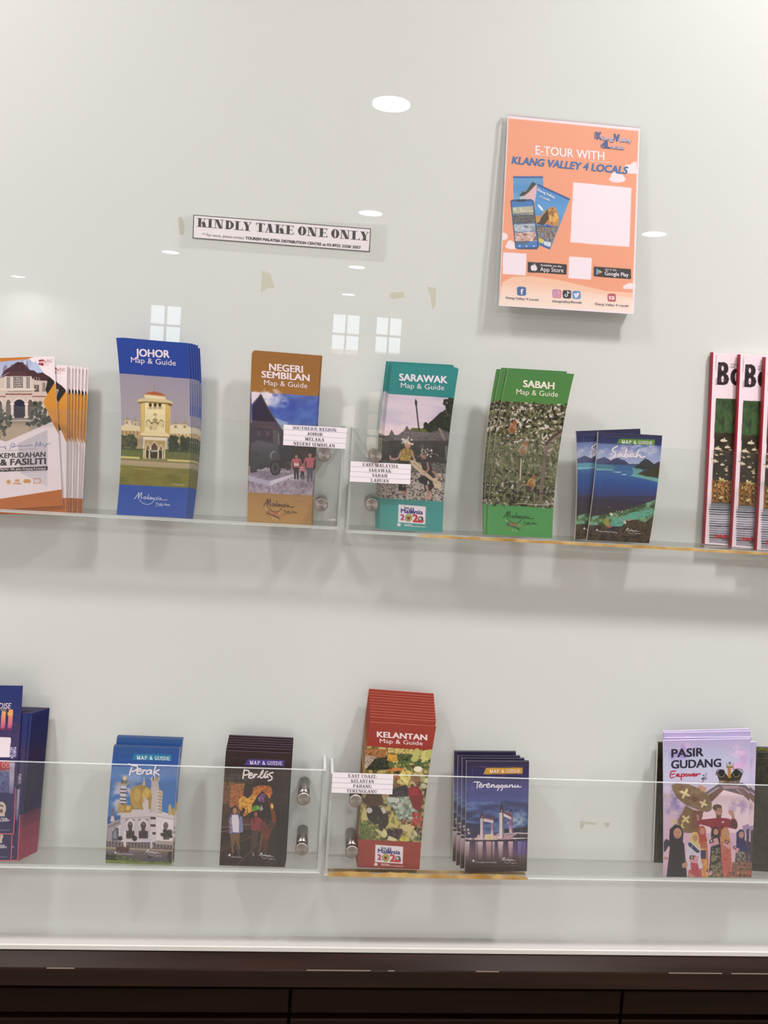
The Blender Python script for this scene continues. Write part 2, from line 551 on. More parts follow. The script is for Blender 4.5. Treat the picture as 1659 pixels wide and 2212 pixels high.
        a.let.append((V, F, hx(col), [0] * len(V)))

    def grid(a):
        c = a.c.reshape(a.nv + 1, 2, a.nu + 1, 2, 3).mean((1, 3))
        return c


# ---- letter shapes
_cache = {}


def sans_run(txt, bold):
    cu = bpy.data.curves.new('lettering', 'FONT')
    cu.body = txt; cu.resolution_u = 3; cu.size = 1.0
    o = bpy.data.objects.new('lettering', cu)
    me = bpy.data.meshes.new_from_object(o)
    P = [(v.co.x, v.co.y) for v in me.vertices]; F = [tuple(p.vertices) for p in me.polygons]
    bpy.data.objects.remove(o); bpy.data.curves.remove(cu); bpy.data.meshes.remove(me)
    if bold > 0.005:                              # heavier weight: the same letters laid a hair apart
        b = bold * 1.0; P0, F0, n = P, F, len(P); P, F = [], []
        for k, (dx, dy) in enumerate(((-b, -b * .5), (b, -b * .5), (b, b * .5), (-b, b * .5))):
            P += [(x + dx, y + dy, k) for x, y in P0]; F += [tuple(i + k * n for i in f) for f in F0]
    return P, F


def _rect(x0, y0, x1, y1): return [(x0, y0), (x1, y0), (x1, y1), (x0, y1)]


def serif_glyph(ch, T, t):
    """upper-case letters with stems of width T and hairlines of width t, cap height 1"""
    s = 0.5 * T + 0.03; q = []
    e = 0.055

    def stem(x, w=T, y0=0, y1=1): q.append(_rect(x, y0, x + w, y1))

    def foot(x, w=T, y=0, k=1.0): q.append(_rect(x - s * k, y, x + w + s * k, y + t) if y == 0 else _rect(x - s * k, y - t, x + w + s * k, y))

    def diag(xa, ya, xb, yb, w): q.append([(xa, ya), (xa + w, ya), (xb + w, yb), (xb, yb)])

    def ring(cx, cy, rx, ry, a0, a1, T=T, n=18):
        for i in range(n):
            aa, ab = [a0 + (a1 - a0) * k / n for k in (i, i + 1)]
            def o(a): return (cx + rx * math.cos(a), cy + ry * math.sin(a))
            def i_(a): return (cx + (rx - T) * math.cos(a), cy + (ry - t) * math.sin(a))
            q.append([o(aa), o(ab), i_(ab), i_(aa)])
    pi = math.pi
    if ch == 'I': stem(s); foot(s); foot(s, y=1); w = T + 2 * s
    elif ch in 'LEF':
        stem(s); foot(s); foot(s, y=1); w = s + T + 0.5
        if ch in 'EL': q.append(_rect(s, 0, w, t)); q.append([(w - e, 0), (w, 0), (w, .3), (w - .14, t)])
        if ch in 'EF': q.append(_rect(s, 1 - t, w - .03, 1)); q.append([(w - .03 - e, 1), (w - .03, 1), (w - .03, .72), (w - .17, 1 - t)]); q.append(_rect(s, .5 - t / 2, w - .2, .5 + t / 2)); q.append(_rect(w - .22, .36, w - .18, .64))
    elif ch == 'T':
        w = T + 0.64; stem(w / 2 - T / 2); foot(w / 2 - T / 2); q.append(_rect(0, 1 - t, w, 1))
        q.append([(0, 1), (0, .7), (.14, 1 - t)]); q.append([(w, 1), (w, .7), (w - .14, 1 - t)])
    elif ch == 'H':
        w = 2 * T + 2 * s + .32; stem(s); stem(w - s - T)
        for x in (s, w - s - T): foot(x); foot(x, y=1)
        q.append(_rect(s, .5 - t / 2, w - s, .5 + t / 2))
    elif ch == 'K':
        stem(s); foot(s); foot(s, y=1); w = s + T + .68
        diag(s + T - .02, .36, w - .22, 1 - t, t * 1.3); diag(w - s * .4 - T * 1.1, 0, s + T + .08, .6, T * 1.12)
        q.append(_rect(w - .38, 1 - t, w - .02, 1)); q.append(_rect(w - T * 1.5 - s, 0, w + .02, t))
    elif ch == 'N':
        w = T + 2 * s + .42 + t * 2; stem(s, t * 1.6); stem(w - s - t * 1.6, t * 1.6); diag(w - s - T * 1.05, 0, s - .02, 1, T * 1.1)
        foot(s, t * 1.6); foot(w - s - t * 1.6, t * 1.6, 1); q.append(_rect(0, 1 - t, s + T * .5, 1))
    elif ch == 'M':
        w = 2 * T + 2 * s + .46; stem(s, t * 1.6); stem(w - s - T, T); m = w / 2 - T * .35
        diag(m - T * .3, 0, s - .02, 1, T * 1.05); diag(m + .04, 0, w - s - T + .02, 1, t * 1.5)
        foot(s, t * 1.6); foot(w - s - T); q.append(_rect(0, 1 - t, s + T * .6, 1)); foot(w - s - T, y=1, k=.6)
    elif ch in 'AVW':
        if ch == 'A':
            w = T + .74; diag(.1, 0, w / 2 - t, 1, t * 1.5); diag(w - .12 - T * 1.1, 0, w / 2 - T * .62, 1, T * 1.1)
            q.append(_rect(.2, .3, w - .3, .3 + t)); q.append(_rect(0, 0, .32, t)); q.append(_rect(w - .16 - T * 1.3, 0, w, t))
        else:
            w = 2 * T + .95; h = w / 2
            for k in (0, h - .06):
                diag(k + h / 2 - T * .4, 0, k + .06, 1, T); diag(k + h / 2, 0, k + h - .1, 1, t * 1.6)
                q.append(_rect(k, 1 - t, k + T + .12, 1))
            q.append(_rect(w - .3, 1 - t, w, 1))
    elif ch == 'Y':
        w = T + .72; c = w / 2 - T / 2; stem(c, T, 0, .45); foot(c); diag(c, .44, .07, 1, T * 1.05); diag(c + T * .6, .44, w - .18, 1, t * 1.5)
        q.append(_rect(0, 1 - t, T + .2, 1)); q.append(_rect(w - .32, 1 - t, w, 1))
    elif ch == 'D': stem(s); w = s + T + .62; ring(s + T * .6, .5, w - s - T * .6, .5, -pi / 2, pi / 2); foot(s, k=.7); foot(s, y=1, k=.7)
    elif ch in 'PRB':
        stem(s); w = s + T + .5; foot(s, k=.8); foot(s, y=1, k=.8)
        q.append(_rect(s, 1 - t, s + T + .1, 1)); q.append(_rect(s, .47, s + T + .1, .47 + t))
        ring(s + T + .06, .735, w - s - T - .06, .265, -pi / 2, pi / 2, T * .9)
        if ch == 'B': ring(s + T + .04, .26, w - s - T + .02, .26, -pi / 2, pi / 2, T * .95); q.append(_rect(s, 0, s + T + .1, t)); w += .06
        if ch == 'R': diag(w - T * .75, 0, s + T + .06, .5, T * .95); q.append(_rect(w - T * .6, 0, w + .16, t)); w += .12
    elif ch == 'O': w = .62 + T * .9; ring(w / 2, .5, w / 2, .52, 0, 2 * pi, n=32)
    elif ch in 'CG':
        w = .62 + T * .7; ring(w / 2 + .02, .5, w / 2, .52, pi * .25, pi * 1.78, n=26); q.append([(w - .1, .95), (w - .04, 1), (w - .04, .66), (w - .09, .66)])
        if ch == 'G': stem(w - T * .75, T * .8, .02, .42); q.append(_rect(w - T - .12, .42 - t, w + .1, .42)); w += .04
    elif ch == 'U':
        w = .62 + T + .1; stem(s * .7, T, .3); ring(w / 2 - .02, .32, w / 2 - .02 - s * .7, .34, pi, 2 * pi, T * .7, 16)
        stem(w - s * .9 - t * 1.2, t * 1.6, .3); foot(s * .7, y=1, k=.8); foot(w - s * .9 - t, t * 1.6, 1, .9)
    elif ch == 'J': w = T + .42; stem(w - s - T, T, .2); foot(w - s - T, y=1); ring(w - s - T - .04, .22, T + .04, .24, -pi, 0, T * .8, 12); q.append(_rect(0, .16, .15, .34))
    elif ch == 'S':
        w = .46 + T * .6; p = catmull([(w - .08, .76), (w - .16, .93), (w * .5, .975), (.14, .9), (.12, .7), (w * .5, .53), (w - .12, .33), (w - .13, .12), (w * .5, .025), (.13, .08), (.07, .27)], 4)
        n = len(p)
        for i in range(n - 1):
            d = p[i + 1] - p[i]; d /= np.linalg.norm(d); k = abs((i + .5) / n - .5)
            ww = (t * 1.2 + (T - t) * max(0, 1 - k / .33)) / 2
            nn = np.array([-d[1], d[0]]) * ww
            q.append([tuple(p[i] - nn - d * .01), tuple(p[i + 1] - nn + d * .01), tuple(p[i + 1] + nn + d * .01), tuple(p[i] + nn - d * .01)])
        q.append(_rect(w - .1, .7, w - .05, 1)); q.append(_rect(.03, 0, .08, .3))
    elif ch == '&':
        w = .85; p = catmull([(w - .12, .5), (w * .55, .12), (w * .3, .02), (.07, .22), (.3, .55), (.55, .82), (.4, .98), (.24, .82), (.42, .5), (w - .05, .02)], 4)
        for i in range(len(p) - 1):
            d = p[i + 1] - p[i]; d /= np.linalg.norm(d); nn = np.array([-d[1], d[0]]) * (T * .42 if i % 40 < 30 else t)
            q.append([tuple(p[i] - nn), tuple(p[i + 1] - nn), tuple(p[i + 1] + nn), tuple(p[i] + nn)])
    elif ch in ':.':
        w = .2; q.append(_rect(.03, 0, .17, .15))
        if ch == ':': q.append(_rect(.03, .5, .17, .65))
    else: w = .36
    return q, w


def glyph_run(txt, font, bold):
    key = (txt, font, bold)
    if key in _cache: return _cache[key]
    if font == 'sans':
        P, F = sans_run(txt, bold)
        cap = 0.729 if 'H' not in _cache else _cache['H']
        x0 = min(p[0] for p in P); x1 = max(p[0] for p in P)
        P = [(p[0] - x0, p[1] / cap, p[2] if len(p) > 2 else 0) for p in P]; Wd = x1 - x0
    else:
        T, t, gap = {'fat': (0.36, 0.05, 0.025), 'times': (0.20, 0.06, 0.07), 'slab': (0.17, 0.13, 0.10)}[font]
        P, F, x = [], [], 0.0
        for ch in txt:
            g, w = serif_glyph(ch, T, t)
            for gi, poly in enumerate(g):
                n = len(P); P += [(x + p[0], p[1], gi % 12) for p in poly]; F.append(tuple(range(n, n + len(poly))))
            x += w + gap
        Wd = x - gap
    _cache[key] = (P, F, Wd)
    return _cache[key]


_cache['H'] = max(p[1] for p in sans_run('H', 0.0)[0])

# ------------------------------------------------------------------ sheets and booklets


class Sheet:
    """a leaflet surface: four photo corners at given depths, sagging backwards by
    `sag` metres and sideways by the art's bow"""

    def __init__(s, art, yb, yt, sag=0.0, curl=0.0):
        q = art.photo()
        s.c = [ray(*q[0], yt), ray(*q[1], yt), ray(*q[2], yb), ray(*q[3], yb)]
        s.bow = art.bow / art.s * (DIST + (yb + yt) / 2) / F_PX
        s.sag, s.curl = sag, curl
        s.org = (s.c[2] + s.c[3]) / 2

    def at(s, u, v, off=0.0):
        u = np.asarray(u, float)[..., None]; v = np.asarray(v, float)[..., None]
        p = (s.c[0] * (1 - u) + s.c[1] * u) * (1 - v) + (s.c[3] * (1 - u) + s.c[2] * u) * v
        b = 4 * v * (1 - v)
        p = p + b * np.array([s.bow, s.sag, 0]) + s.curl * 4 * u * (1 - u) * np.array([0, -1.0, 0])
        return p + np.array([0, off, 0]) - s.org


def fine_sheet(name, sh, art, parent, material, off=0.0):
    nu, nv = art.nu, art.nv
    U, V = np.meshgrid(np.linspace(0, 1, nu + 1), np.linspace(0, 1, nv + 1))
    co = sh.at(U, V, off).reshape(-1, 3)
    me = bpy.data.meshes.new(name)
    i = np.arange(nu * nv); r, c = i // nu, i % nu
    a = r * (nu + 1) + c
    quads = np.stack([a, a + nu + 1, a + nu + 2, a + 1], 1).astype(np.int32)
    me.vertices.add(len(co)); me.vertices.foreach_set('co', co.ravel())
    me.loops.add(quads.size); me.loops.foreach_set('vertex_index', quads.ravel())
    me.polygons.add(len(quads)); me.polygons.foreach_set('loop_start', np.arange(0, quads.size, 4, dtype=np.int32))
    me.polygons.foreach_set('use_smooth', np.ones(len(quads), bool))
    me.update(calc_edges=True)
    at = me.color_attributes.new('Print', 'FLOAT_COLOR', 'POINT')
    g = lin(art.grid().reshape(-1, 3)) * PRINT_K
    at.data.foreach_set('color', np.concatenate([g, np.ones((len(g), 1))], 1).ravel())
    me.materials.append(material)
    o = bpy.data.objects.new(name, me); COL.objects.link(o); o.parent = parent
    return o


def letter_mesh(sh, art, parent, material, lift=0.00025):
    if not art.let: return
    V, F, C = [], [], []
    k = 0
    for pts, fs, col, zs in art.let:
        n = len(V)
        p = np.array(pts)
        w = sh.at(p[:, 0], p[:, 1], -lift - 0.000012 * k)
        w[:, 1] -= 0.000006 * np.array(zs)
        V += [tuple(q) for q in w]; F += [tuple(i + n for i in f) for f in fs]; C += [tuple(lin(col) * PRINT_K) + (1,)] * len(p)
        k += 1
    me = bpy.data.meshes.new('lettering'); me.from_pydata(V, [], F)
    at = me.color_attributes.new('Print', 'FLOAT_COLOR', 'POINT')
    at.data.foreach_set('color', np.array(C).ravel())
    me.materials.append(material); me.update()
    o = bpy.data.objects.new('lettering', me); o['kind'] = 'stuff'; COL.objects.link(o); o.parent = parent
    return o


def slab(name, sh, t, parent, mats, inset=0.0, nv=14, nu=4, gap=0.0003):
    """the paper behind the cover: a closed curved slab of thickness t"""
    V, F = [], []
    for off in (gap, t):
        for j in range(nv + 1):
            for i in range(nu + 1):
                V.append(tuple(sh.at(inset + (1 - 2 * inset) * i / nu, j / nv, off)))
    n = (nu + 1) * (nv + 1)
    for j in range(nv):
        for i in range(nu):
            a = j * (nu + 1) + i
            F.append((a, a + nu + 1, a + nu + 2, a + 1)); F.append((a + n, a + n + 1, a + n + nu + 2, a + n + nu + 1))
    for j in range(nv):
        for i in (0, nu):
            a = j * (nu + 1) + i; b = a + nu + 1
            F.append((a, a + n, b + n, b) if i == 0 else (a, b, b + n, a + n))
    for i in range(nu):
        for j in (0, nv):
            a = j * (nu + 1) + i; b = a + 1
            F.append((a, b, b + n, a + n) if j == 0 else (a, a + n, b + n, b))
    return mesh_obj(name, V, F, mats, parent, midx=[1 if (len(mats) > 1 and len(F) - 2 * nu <= i and (i - len(F)) % 2 == 0) else 0 for i in range(len(F))], smooth=False)


def booklet(name, art, yb, yt, label, cat, group=None, sag=0.0, t=0.0016, curl=0.0, matt=False, edge='page', top=None):
    sh = Sheet(art, yb, yt, sag, curl)
    r = empty(name, sh.org); tag(r, label, cat, group)
    pm = MT['print_matt' if matt else 'print']
    fine_sheet('cover', sh, art, r, pm)
    letter_mesh(sh, art, r, pm)
    slab('pages', sh, t, r, [MT[edge]] + ([MT[top]] if top else []))
    r['_y'] = yb
    return r, sh


def clone(src, art, dpx, dy, label, rot=0.0, grow=0.0, about=None):
    """a further copy: shifted by dpx photo pixels, moved back by dy metres,
    turned by rot degrees and standing `grow` (share of height) taller"""
    r = src.copy(); COL.objects.link(r); r['label'] = label
    q = art.photo(); b = (np.array(q[2]) + np.array(q[3])) / 2
    y0 = src['_y']
    d = ray(b[0] + dpx[0], b[1] + dpx[1], y0) - ray(b[0], b[1], y0)
    r.location = src.location + Vector((d[0], dy, d[2]))
    r.rotation_euler = (0, math.radians(rot), 0)
    r.scale = (1, 1, 1 + grow)
    for ch in list(src.children):
        c = ch.copy(); COL.objects.link(c); c.parent = r
    return r

# ------------------------------------------------------------------ the printed designs


def logo_truly(a, f, ink, petals=True, w=5.0, small=True, tw=None):
    """the handwritten country slogan; f maps logo units (0..400 x 0..250) to view units"""
    def s(p, k=1.0): a.S([f(*q) for q in p], w * k, ink)
    s([(0, 88), (22, 60), (48, 22), (56, 8), (52, 50), (46, 84)], 1.2)
    s([(46, 84), (66, 44), (90, 8), (86, 50), (84, 78), (98, 76)], 1.2)
    s([(140, 62), (124, 58), (112, 72), (122, 86), (138, 72), (142, 60), (144, 82), (156, 80)])
    s([(156, 80), (172, 50), (180, 22), (170, 62), (170, 84), (182, 80)])
    s([(208, 64), (194, 62), (186, 78), (198, 88), (208, 72), (212, 62), (212, 86), (224, 76), (232, 64), (232, 84), (246, 82), (256, 62)])
    s([(256, 62), (244, 92), (222, 128), (170, 150), (110, 140), (70, 104), (62, 92)], .8)
    s([(286, 64), (270, 68), (282, 80), (272, 94), (258, 90)])
    s([(298, 68), (296, 88)]); a.S([f(300, 50), f(303, 52)], w * 1.3, ink)
    s([(332, 70), (316, 68), (308, 84), (322, 90), (332, 74), (334, 88), (360, 92), (408, 88)], .9)
    if small:
        a.T('Truly Asia', *f(258, 152), *f(440, 160), (tw or 24), ink, bold=0.01, shear=0.3)
        s([(260, 172), (300, 164), (360, 162)], .5)


def petals(a, f):
    for p, c in (([(60, 120), (66, 160), (72, 176)], '3a2540'), ([(30, 168), (80, 178), (150, 196), (200, 216), (222, 244)], '3a2540'),
                 ([(34, 160), (60, 168)], '2a2a30'), ([(180, 204), (226, 210)], '2a2a30')):
        a.S([f(*q) for q in p], 9, c, taper=.7)
    for k in range(6): a.S([f(80 + k * 20, 148), f(92 + k * 18, 186)], 8, 'd8484e', taper=.4)
    for x, y, c in ((24, 112, 'f2e2b8'), (44, 124, 'f2e2b8'), (28, 212, 'd88a3a'), (62, 216, 'd8483e'), (120, 226, 'f2e2b8'), (160, 236, 'f2e2b8'), (206, 168, 'f2dca0'), (230, 186, 'd8483e'), (250, 182, 'd8483e')):
        a.S([f(x, y), f(x + 16, y + 9)], 8, c, taper=.5)


def stamp(a, x0, y0, w, h, dy):
    """the perforated stamp emblem with the visit-year lettering"""
    def g(u, v): return (x0 + w * u - (1 - v) * 0 + (v * -0.02 * w), y0 + h * v + dy * u)
    pts = []
    for (p, q, n) in (((0, 0), (1, 0), 15), ((1, 0), (1, 1), 11), ((1, 1), (0, 1), 15), ((0, 1), (0, 0), 11)):
        for i in range(n):
            for t, o in ((i / n, 0), ((i + .5) / n, .022)):
                u, v = p[0] + (q[0] - p[0]) * t, p[1] + (q[1] - p[1]) * t
                pts.append(g(u + (0.5 - u) * o * 2, v + (0.5 - v) * o * 2.4))
    a.P(pts, 'f6e9f0')
    a.T('Malaysia', *g(.1, .47), *g(.9, .47), h * .24, '3b2f86', bold=.03)
    a.T('Visit', *g(.2, .24), *g(.4, .24), h * .13, '2e7a5a', bold=.03)
    a.P([g(.44, .2), g(.47, .08), g(.49, .2), g(.49, .42), g(.44, .42)], '3b2f86'); a.P([g(.52, .2), g(.54, .08), g(.57, .2), g(.57, .42), g(.52, .42)], '3b2f86')
    a.T('2', *g(.09, .86), *g(.24, .86), h * .3, 'b8347c', bold=.05)
    a.E(*g(.385, .71), w * .13, w * .13, '5a8a3a'); a.E(*g(.385, .71), w * .1, w * .1, 'e8c454'); a.E(*g(.385, .74), w * .06, w * .055, '8a3a2a')
    a.E(*g(.35, .66), w * .025, w * .025, '3a2a20'); a.E(*g(.42, .66), w * .025, w * .025, '3a2a20')
    a.T('2', *g(.53, .9), *g(.74, .9), h * .38, 'd2353a', bold=.05)
    a.E(*g(.82, .72), w * .1, w * .1, '4a4440'); a.E(*g(.8, .7), w * .05, w * .045, 'd8d0c8'); a.P([g(.7, .8), g(.95, .78), g(.9, .92), g(.55, .92)], 'd2353a')
    a.E(*g(.05, 1.12), h * .11, h * .09, 'f2e4ea'); a.B(*g(.24, 1.06), g(.5, 0)[0], g(0, 1.10)[1] + dy * .3, 'eedde2', dy=dy * .2)
    a.B(*g(.24, 1.13), g(1, 0)[0], g(0, 1.17)[1] + dy * .3, 'e6ccd2', .8, dy=dy * .6)


def figure(a, x, y, h, top, legs, skin='b98468', hair='2a1c18', w=None, arms=True):
    """a small printed person standing with the feet at (x, y)"""
    w = w or h * .2
    a.P([(x - w * .38, y - h * .5), (x + w * .38, y - h * .5), (x + w * .34, y), (x + w * .1, y), (x, y - h * .36), (x - w * .1, y), (x - w * .34, y)], legs)
    a.P([(x - w * .5, y - h * .8), (x + w * .5, y - h * .8), (x + w * .42, y - h * .46), (x - w * .42, y - h * .46)], top)
    if arms:
        a.L([(x - w * .5, y - h * .78), (x - w * .72, y - h * .6), (x - w * .66, y - h * .45)], w * .2, top); a.L([(x + w * .5, y - h * .78), (x + w * .72, y - h * .6), (x + w * .66, y - h * .45)], w * .2, top)
        a.E(x - w * .66, y - h * .43, w * .12, w * .12, skin); a.E(x + w * .66, y - h * .43, w * .12, w * .12, skin)
    a.E(x, y - h * .9, w * .3, h * .09, hair); a.E(x, y - h * .875, w * .22, h * .07, skin)
    a.B(x - w * .1, y - h * .83, x + w * .1, y - h * .79, skin)


def d_johor():
    a = Art(240, 720, 5.53, (60, 52), (912, 116), (884, 2204), (64, 2166), bow=46)
    blue = '1b43a0'
    a.P(R4(-50, 0, 1100, 2300), '1a49a6'); a.G(R4(-50, 0, 1100, 560), [blue, '1a3d98'])
    a.G([(50, 484), (930, 552), (930, 1000), (50, 950)], ['9c94a4', 'a59aa2'])
    a.G([(50, 948), (940, 1000), (940, 1420), (50, 1400)], ['a49aa4', 'b0a4a2'])
    # side wings
    a.P([(80, 1130), (150, 1110), (160, 1050), (215, 1050), (235, 1110), (345, 1130), (345, 1260), (80, 1240)], 'e2cfa6'); a.P([(80, 1170), (345, 1190), (345, 1400), (80, 1380)], 'bd9d6a')
    a.P([(690, 1120), (740, 1100), (800, 1100), (830, 1110), (900, 1120), (950, 1150), (950, 1280), (690, 1250)], 'e6d4b0'); a.P([(690, 1210), (950, 1240), (950, 1400), (690, 1400)], 'c7a873')
    for x, y in ((178, 1030), (280, 1050), (760, 1080), (868, 1080)):
        a.P([(x - 36, y + 20), (x, y - 10), (x + 36, y + 20)], 'a88a66'); a.B(x - 26, y + 20, x + 26, y + 70, 'd8c498'); a.L([(x, y - 12), (x, y - 50)], 4, '8a7a70'); a.B(x - 12, y + 36, x + 10, y + 66, '8c7450')
    for k in range(5): a.B(120 + k * 44, 1180, 134 + k * 44, 1230, '8a6a42')
    for k in range(6): a.B(710 + k * 42, 1212, 724 + k * 42, 1240, 'a2835a')
    # trees, lawns
    a.P([(40, 1400), (960, 1420), (960, 1660), (40, 1620)], '8a8250')
    a.G([(60, 1385), (950, 1410), (950, 1520), (60, 1500)], ['5c6230', '6c6c34'])
    a.D(100, 1250, 290, 1370, 60, (14, 34), ['3c4424', '4c5228', '5a5a34', '2f3820'], 3); a.D(696, 1250, 790, 1400, 50, (14, 30), ['26341c', '34421f', '1f2b16'], 4); a.D(830, 1260, 925, 1400, 50, (14, 30), ['26341c', '3a4a24', '1f2b16'], 5)
    a.N([(60, 1400), (340, 1410), (340, 1490), (60, 1480)], ['5e6a2c', '70763a'], 20, 2); a.N([(670, 1430), (940, 1440), (940, 1530), (670, 1520)], ['5e642c', '75743a'], 20, 3)
    a.P([(80, 1372), (330, 1400), (340, 1420), (80, 1392)], '3c4a20'); a.P([(670, 1405), (930, 1415), (930, 1440), (670, 1430)], '36421e')
    a.P([(70, 1478), (330, 1492), (330, 1514), (70, 1502)], 'e4d27e'); a.P([(660, 1518), (930, 1532), (930, 1552), (660, 1540)], 'e0cd7c')
    # tower
    a.P([(334, 830), (398, 820), (690, 850), (700, 960), (688, 1250), (334, 1240)], 'd9bd74'); a.P([(398, 820), (636, 830), (636, 1220), (390, 1215)], 'ead9ab')
    a.G([(636, 840), (696, 860), (688, 1250), (630, 1240)], ['d9b868', 'c9a75e']); a.P([(334, 850), (345, 850), (345, 1240), (334, 1236)], 'b8924e')
    for x in (360, 380, 650, 672): a.L([(x, 870), (x - 2, 1215)], 3, 'b89450')
    a.P([(294, 822), (330, 796), (400, 786), (640, 800), (700, 822), (733, 852), (726, 864), (690, 852), (400, 826), (310, 836)], 'd6c294'); a.P([(300, 832), (400, 826), (690, 846), (728, 860), (700, 890), (660, 862), (400, 842), (350, 858), (320, 850)], '7c6034')
    for x in range(330, 400, 16): a.L([(x, 836), (x + 12, 860)], 4, 'cdb078')
    a.P([(386, 742), (644, 764), (640, 800), (394, 784)], 'e6d8b0'); a.P([(372, 742), (420, 722), (505, 704), (590, 728), (650, 762), (640, 770), (386, 746)], 'b25a34'); a.P([(372, 742), (386, 738), (645, 764), (640, 778)], 'd0b486')
    a.L([(506, 706), (506, 650)], 7, 'b08a4a', curve=False); a.L([(506, 650), (506, 630)], 3, '8a6a4a')
    for x in (458, 516, 572):
        a.E(x, 868, 20, 20, '3e2a18'); a.B(x - 13, 868, x + 13, 912, '3e2a18'); a.B(x - 26, 890, x + 26, 920, 'cdbb94', .85)
    for x in range(430, 612, 10): a.L([(x, 892), (x, 920)], 2, '8a744e')
    a.L([(515, 970), (515, 1040)], 8, 'a8925e'); a.E(515, 985, 24, 14, 'b09a66'); a.E(515, 1055, 30, 24, 'a88f58')
    for x in (435, 590): a.L([(x - 28, 1080), (x, 1050), (x + 28, 1085)], 9, '6a5432'); a.B(x - 30, 1080, x + 26, 1140, 'dcc994')
    a.P([(460, 1075), (560, 1080), (556, 1110), (466, 1105)], '7c6238'); a.E(510, 1130, 40, 46, 'd6c08a'); a.B(448, 1120, 476, 1170, 'b49c60'); a.L([(410, 1130), (410, 1090)], 8, '8a7044'); a.L([(612, 1140), (612, 1100)], 8, '8a7044')
    a.P([(340, 1216), (400, 1180), (630, 1190), (690, 1232), (688, 1250), (340, 1238)], 'e6d2a2'); a.P([(340, 1236), (690, 1250), (680, 1262), (344, 1250)], 'a68852')
    a.P([(372, 1252), (656, 1266), (652, 1400), (372, 1390)], 'f0e2c4'); a.P([(392, 1290), (636, 1300), (636, 1400), (388, 1395)], 'caa766')
    for x, w, t in ((430, 30, 1330), (506, 46, 1308), (586, 28, 1345)):
        a.P([(x - w, 1412), (x - w, t + 50), (x, t - 8), (x + w, t + 54), (x + w, 1414)], 'f2e6cc'); a.P([(x - w + 9, 1412), (x - w + 9, t + 54), (x, t + 10), (x + w - 9, t + 58), (x + w - 9, 1412)], '5a3d22' if w > 40 else '8a6a42')
    a.B(404, 1412, 620, 1500, '2e1c12', dy=4)
    for x in (380, 400, 448, 552, 606, 628): a.B(x - 8, 1400, x + 8, 1510, 'e6d4a4'); a.E(x, 1510, 12, 7, 'cbb078')
    a.B(470, 1410, 545, 1432, 'b8b4b0')
    a.P([(350, 1512), (640, 1520), (690, 1548), (350, 1540)], '8a8258')
    a.G([(60, 1524), (930, 1572), (930, 1640), (60, 1584)], ['bfa482', 'a89a78'])
    a.N([(60, 1582), (930, 1636), (930, 1860), (60, 1830)], ['7c7222', '867e34', '6f6a20'], 60, 7, sx=4); a.L([(90, 1634), (132, 1636)], 6, 'c8b888', curve=False); a.L([(265, 1632), (480, 1646)], 6, 'b4a86a', curve=False)
    a.T('Photo: Johor palace', 732, 1820, 872, 1828, 12, 'e8e0c0', bold=.01)
    a.P([(40, 1812), (930, 1856), (930, 2300), (40, 2300)], '1a4cab')
    for t, xa, ya, xb, yb, h, b in (('JOHOR', 288, 276, 698, 296, 88, .035), ('Map & Guide', 232, 352, 770, 392, 66, .004)):
        a.T(t, xa, ya, xb, yb, h, 'f2e6f0', bold=b)
    f = lambda x, y: (276 + x * .96, 1900 + y * .95 + x * .03)
    logo_truly(a, f, 'dfe4ee', w=6)
    return a


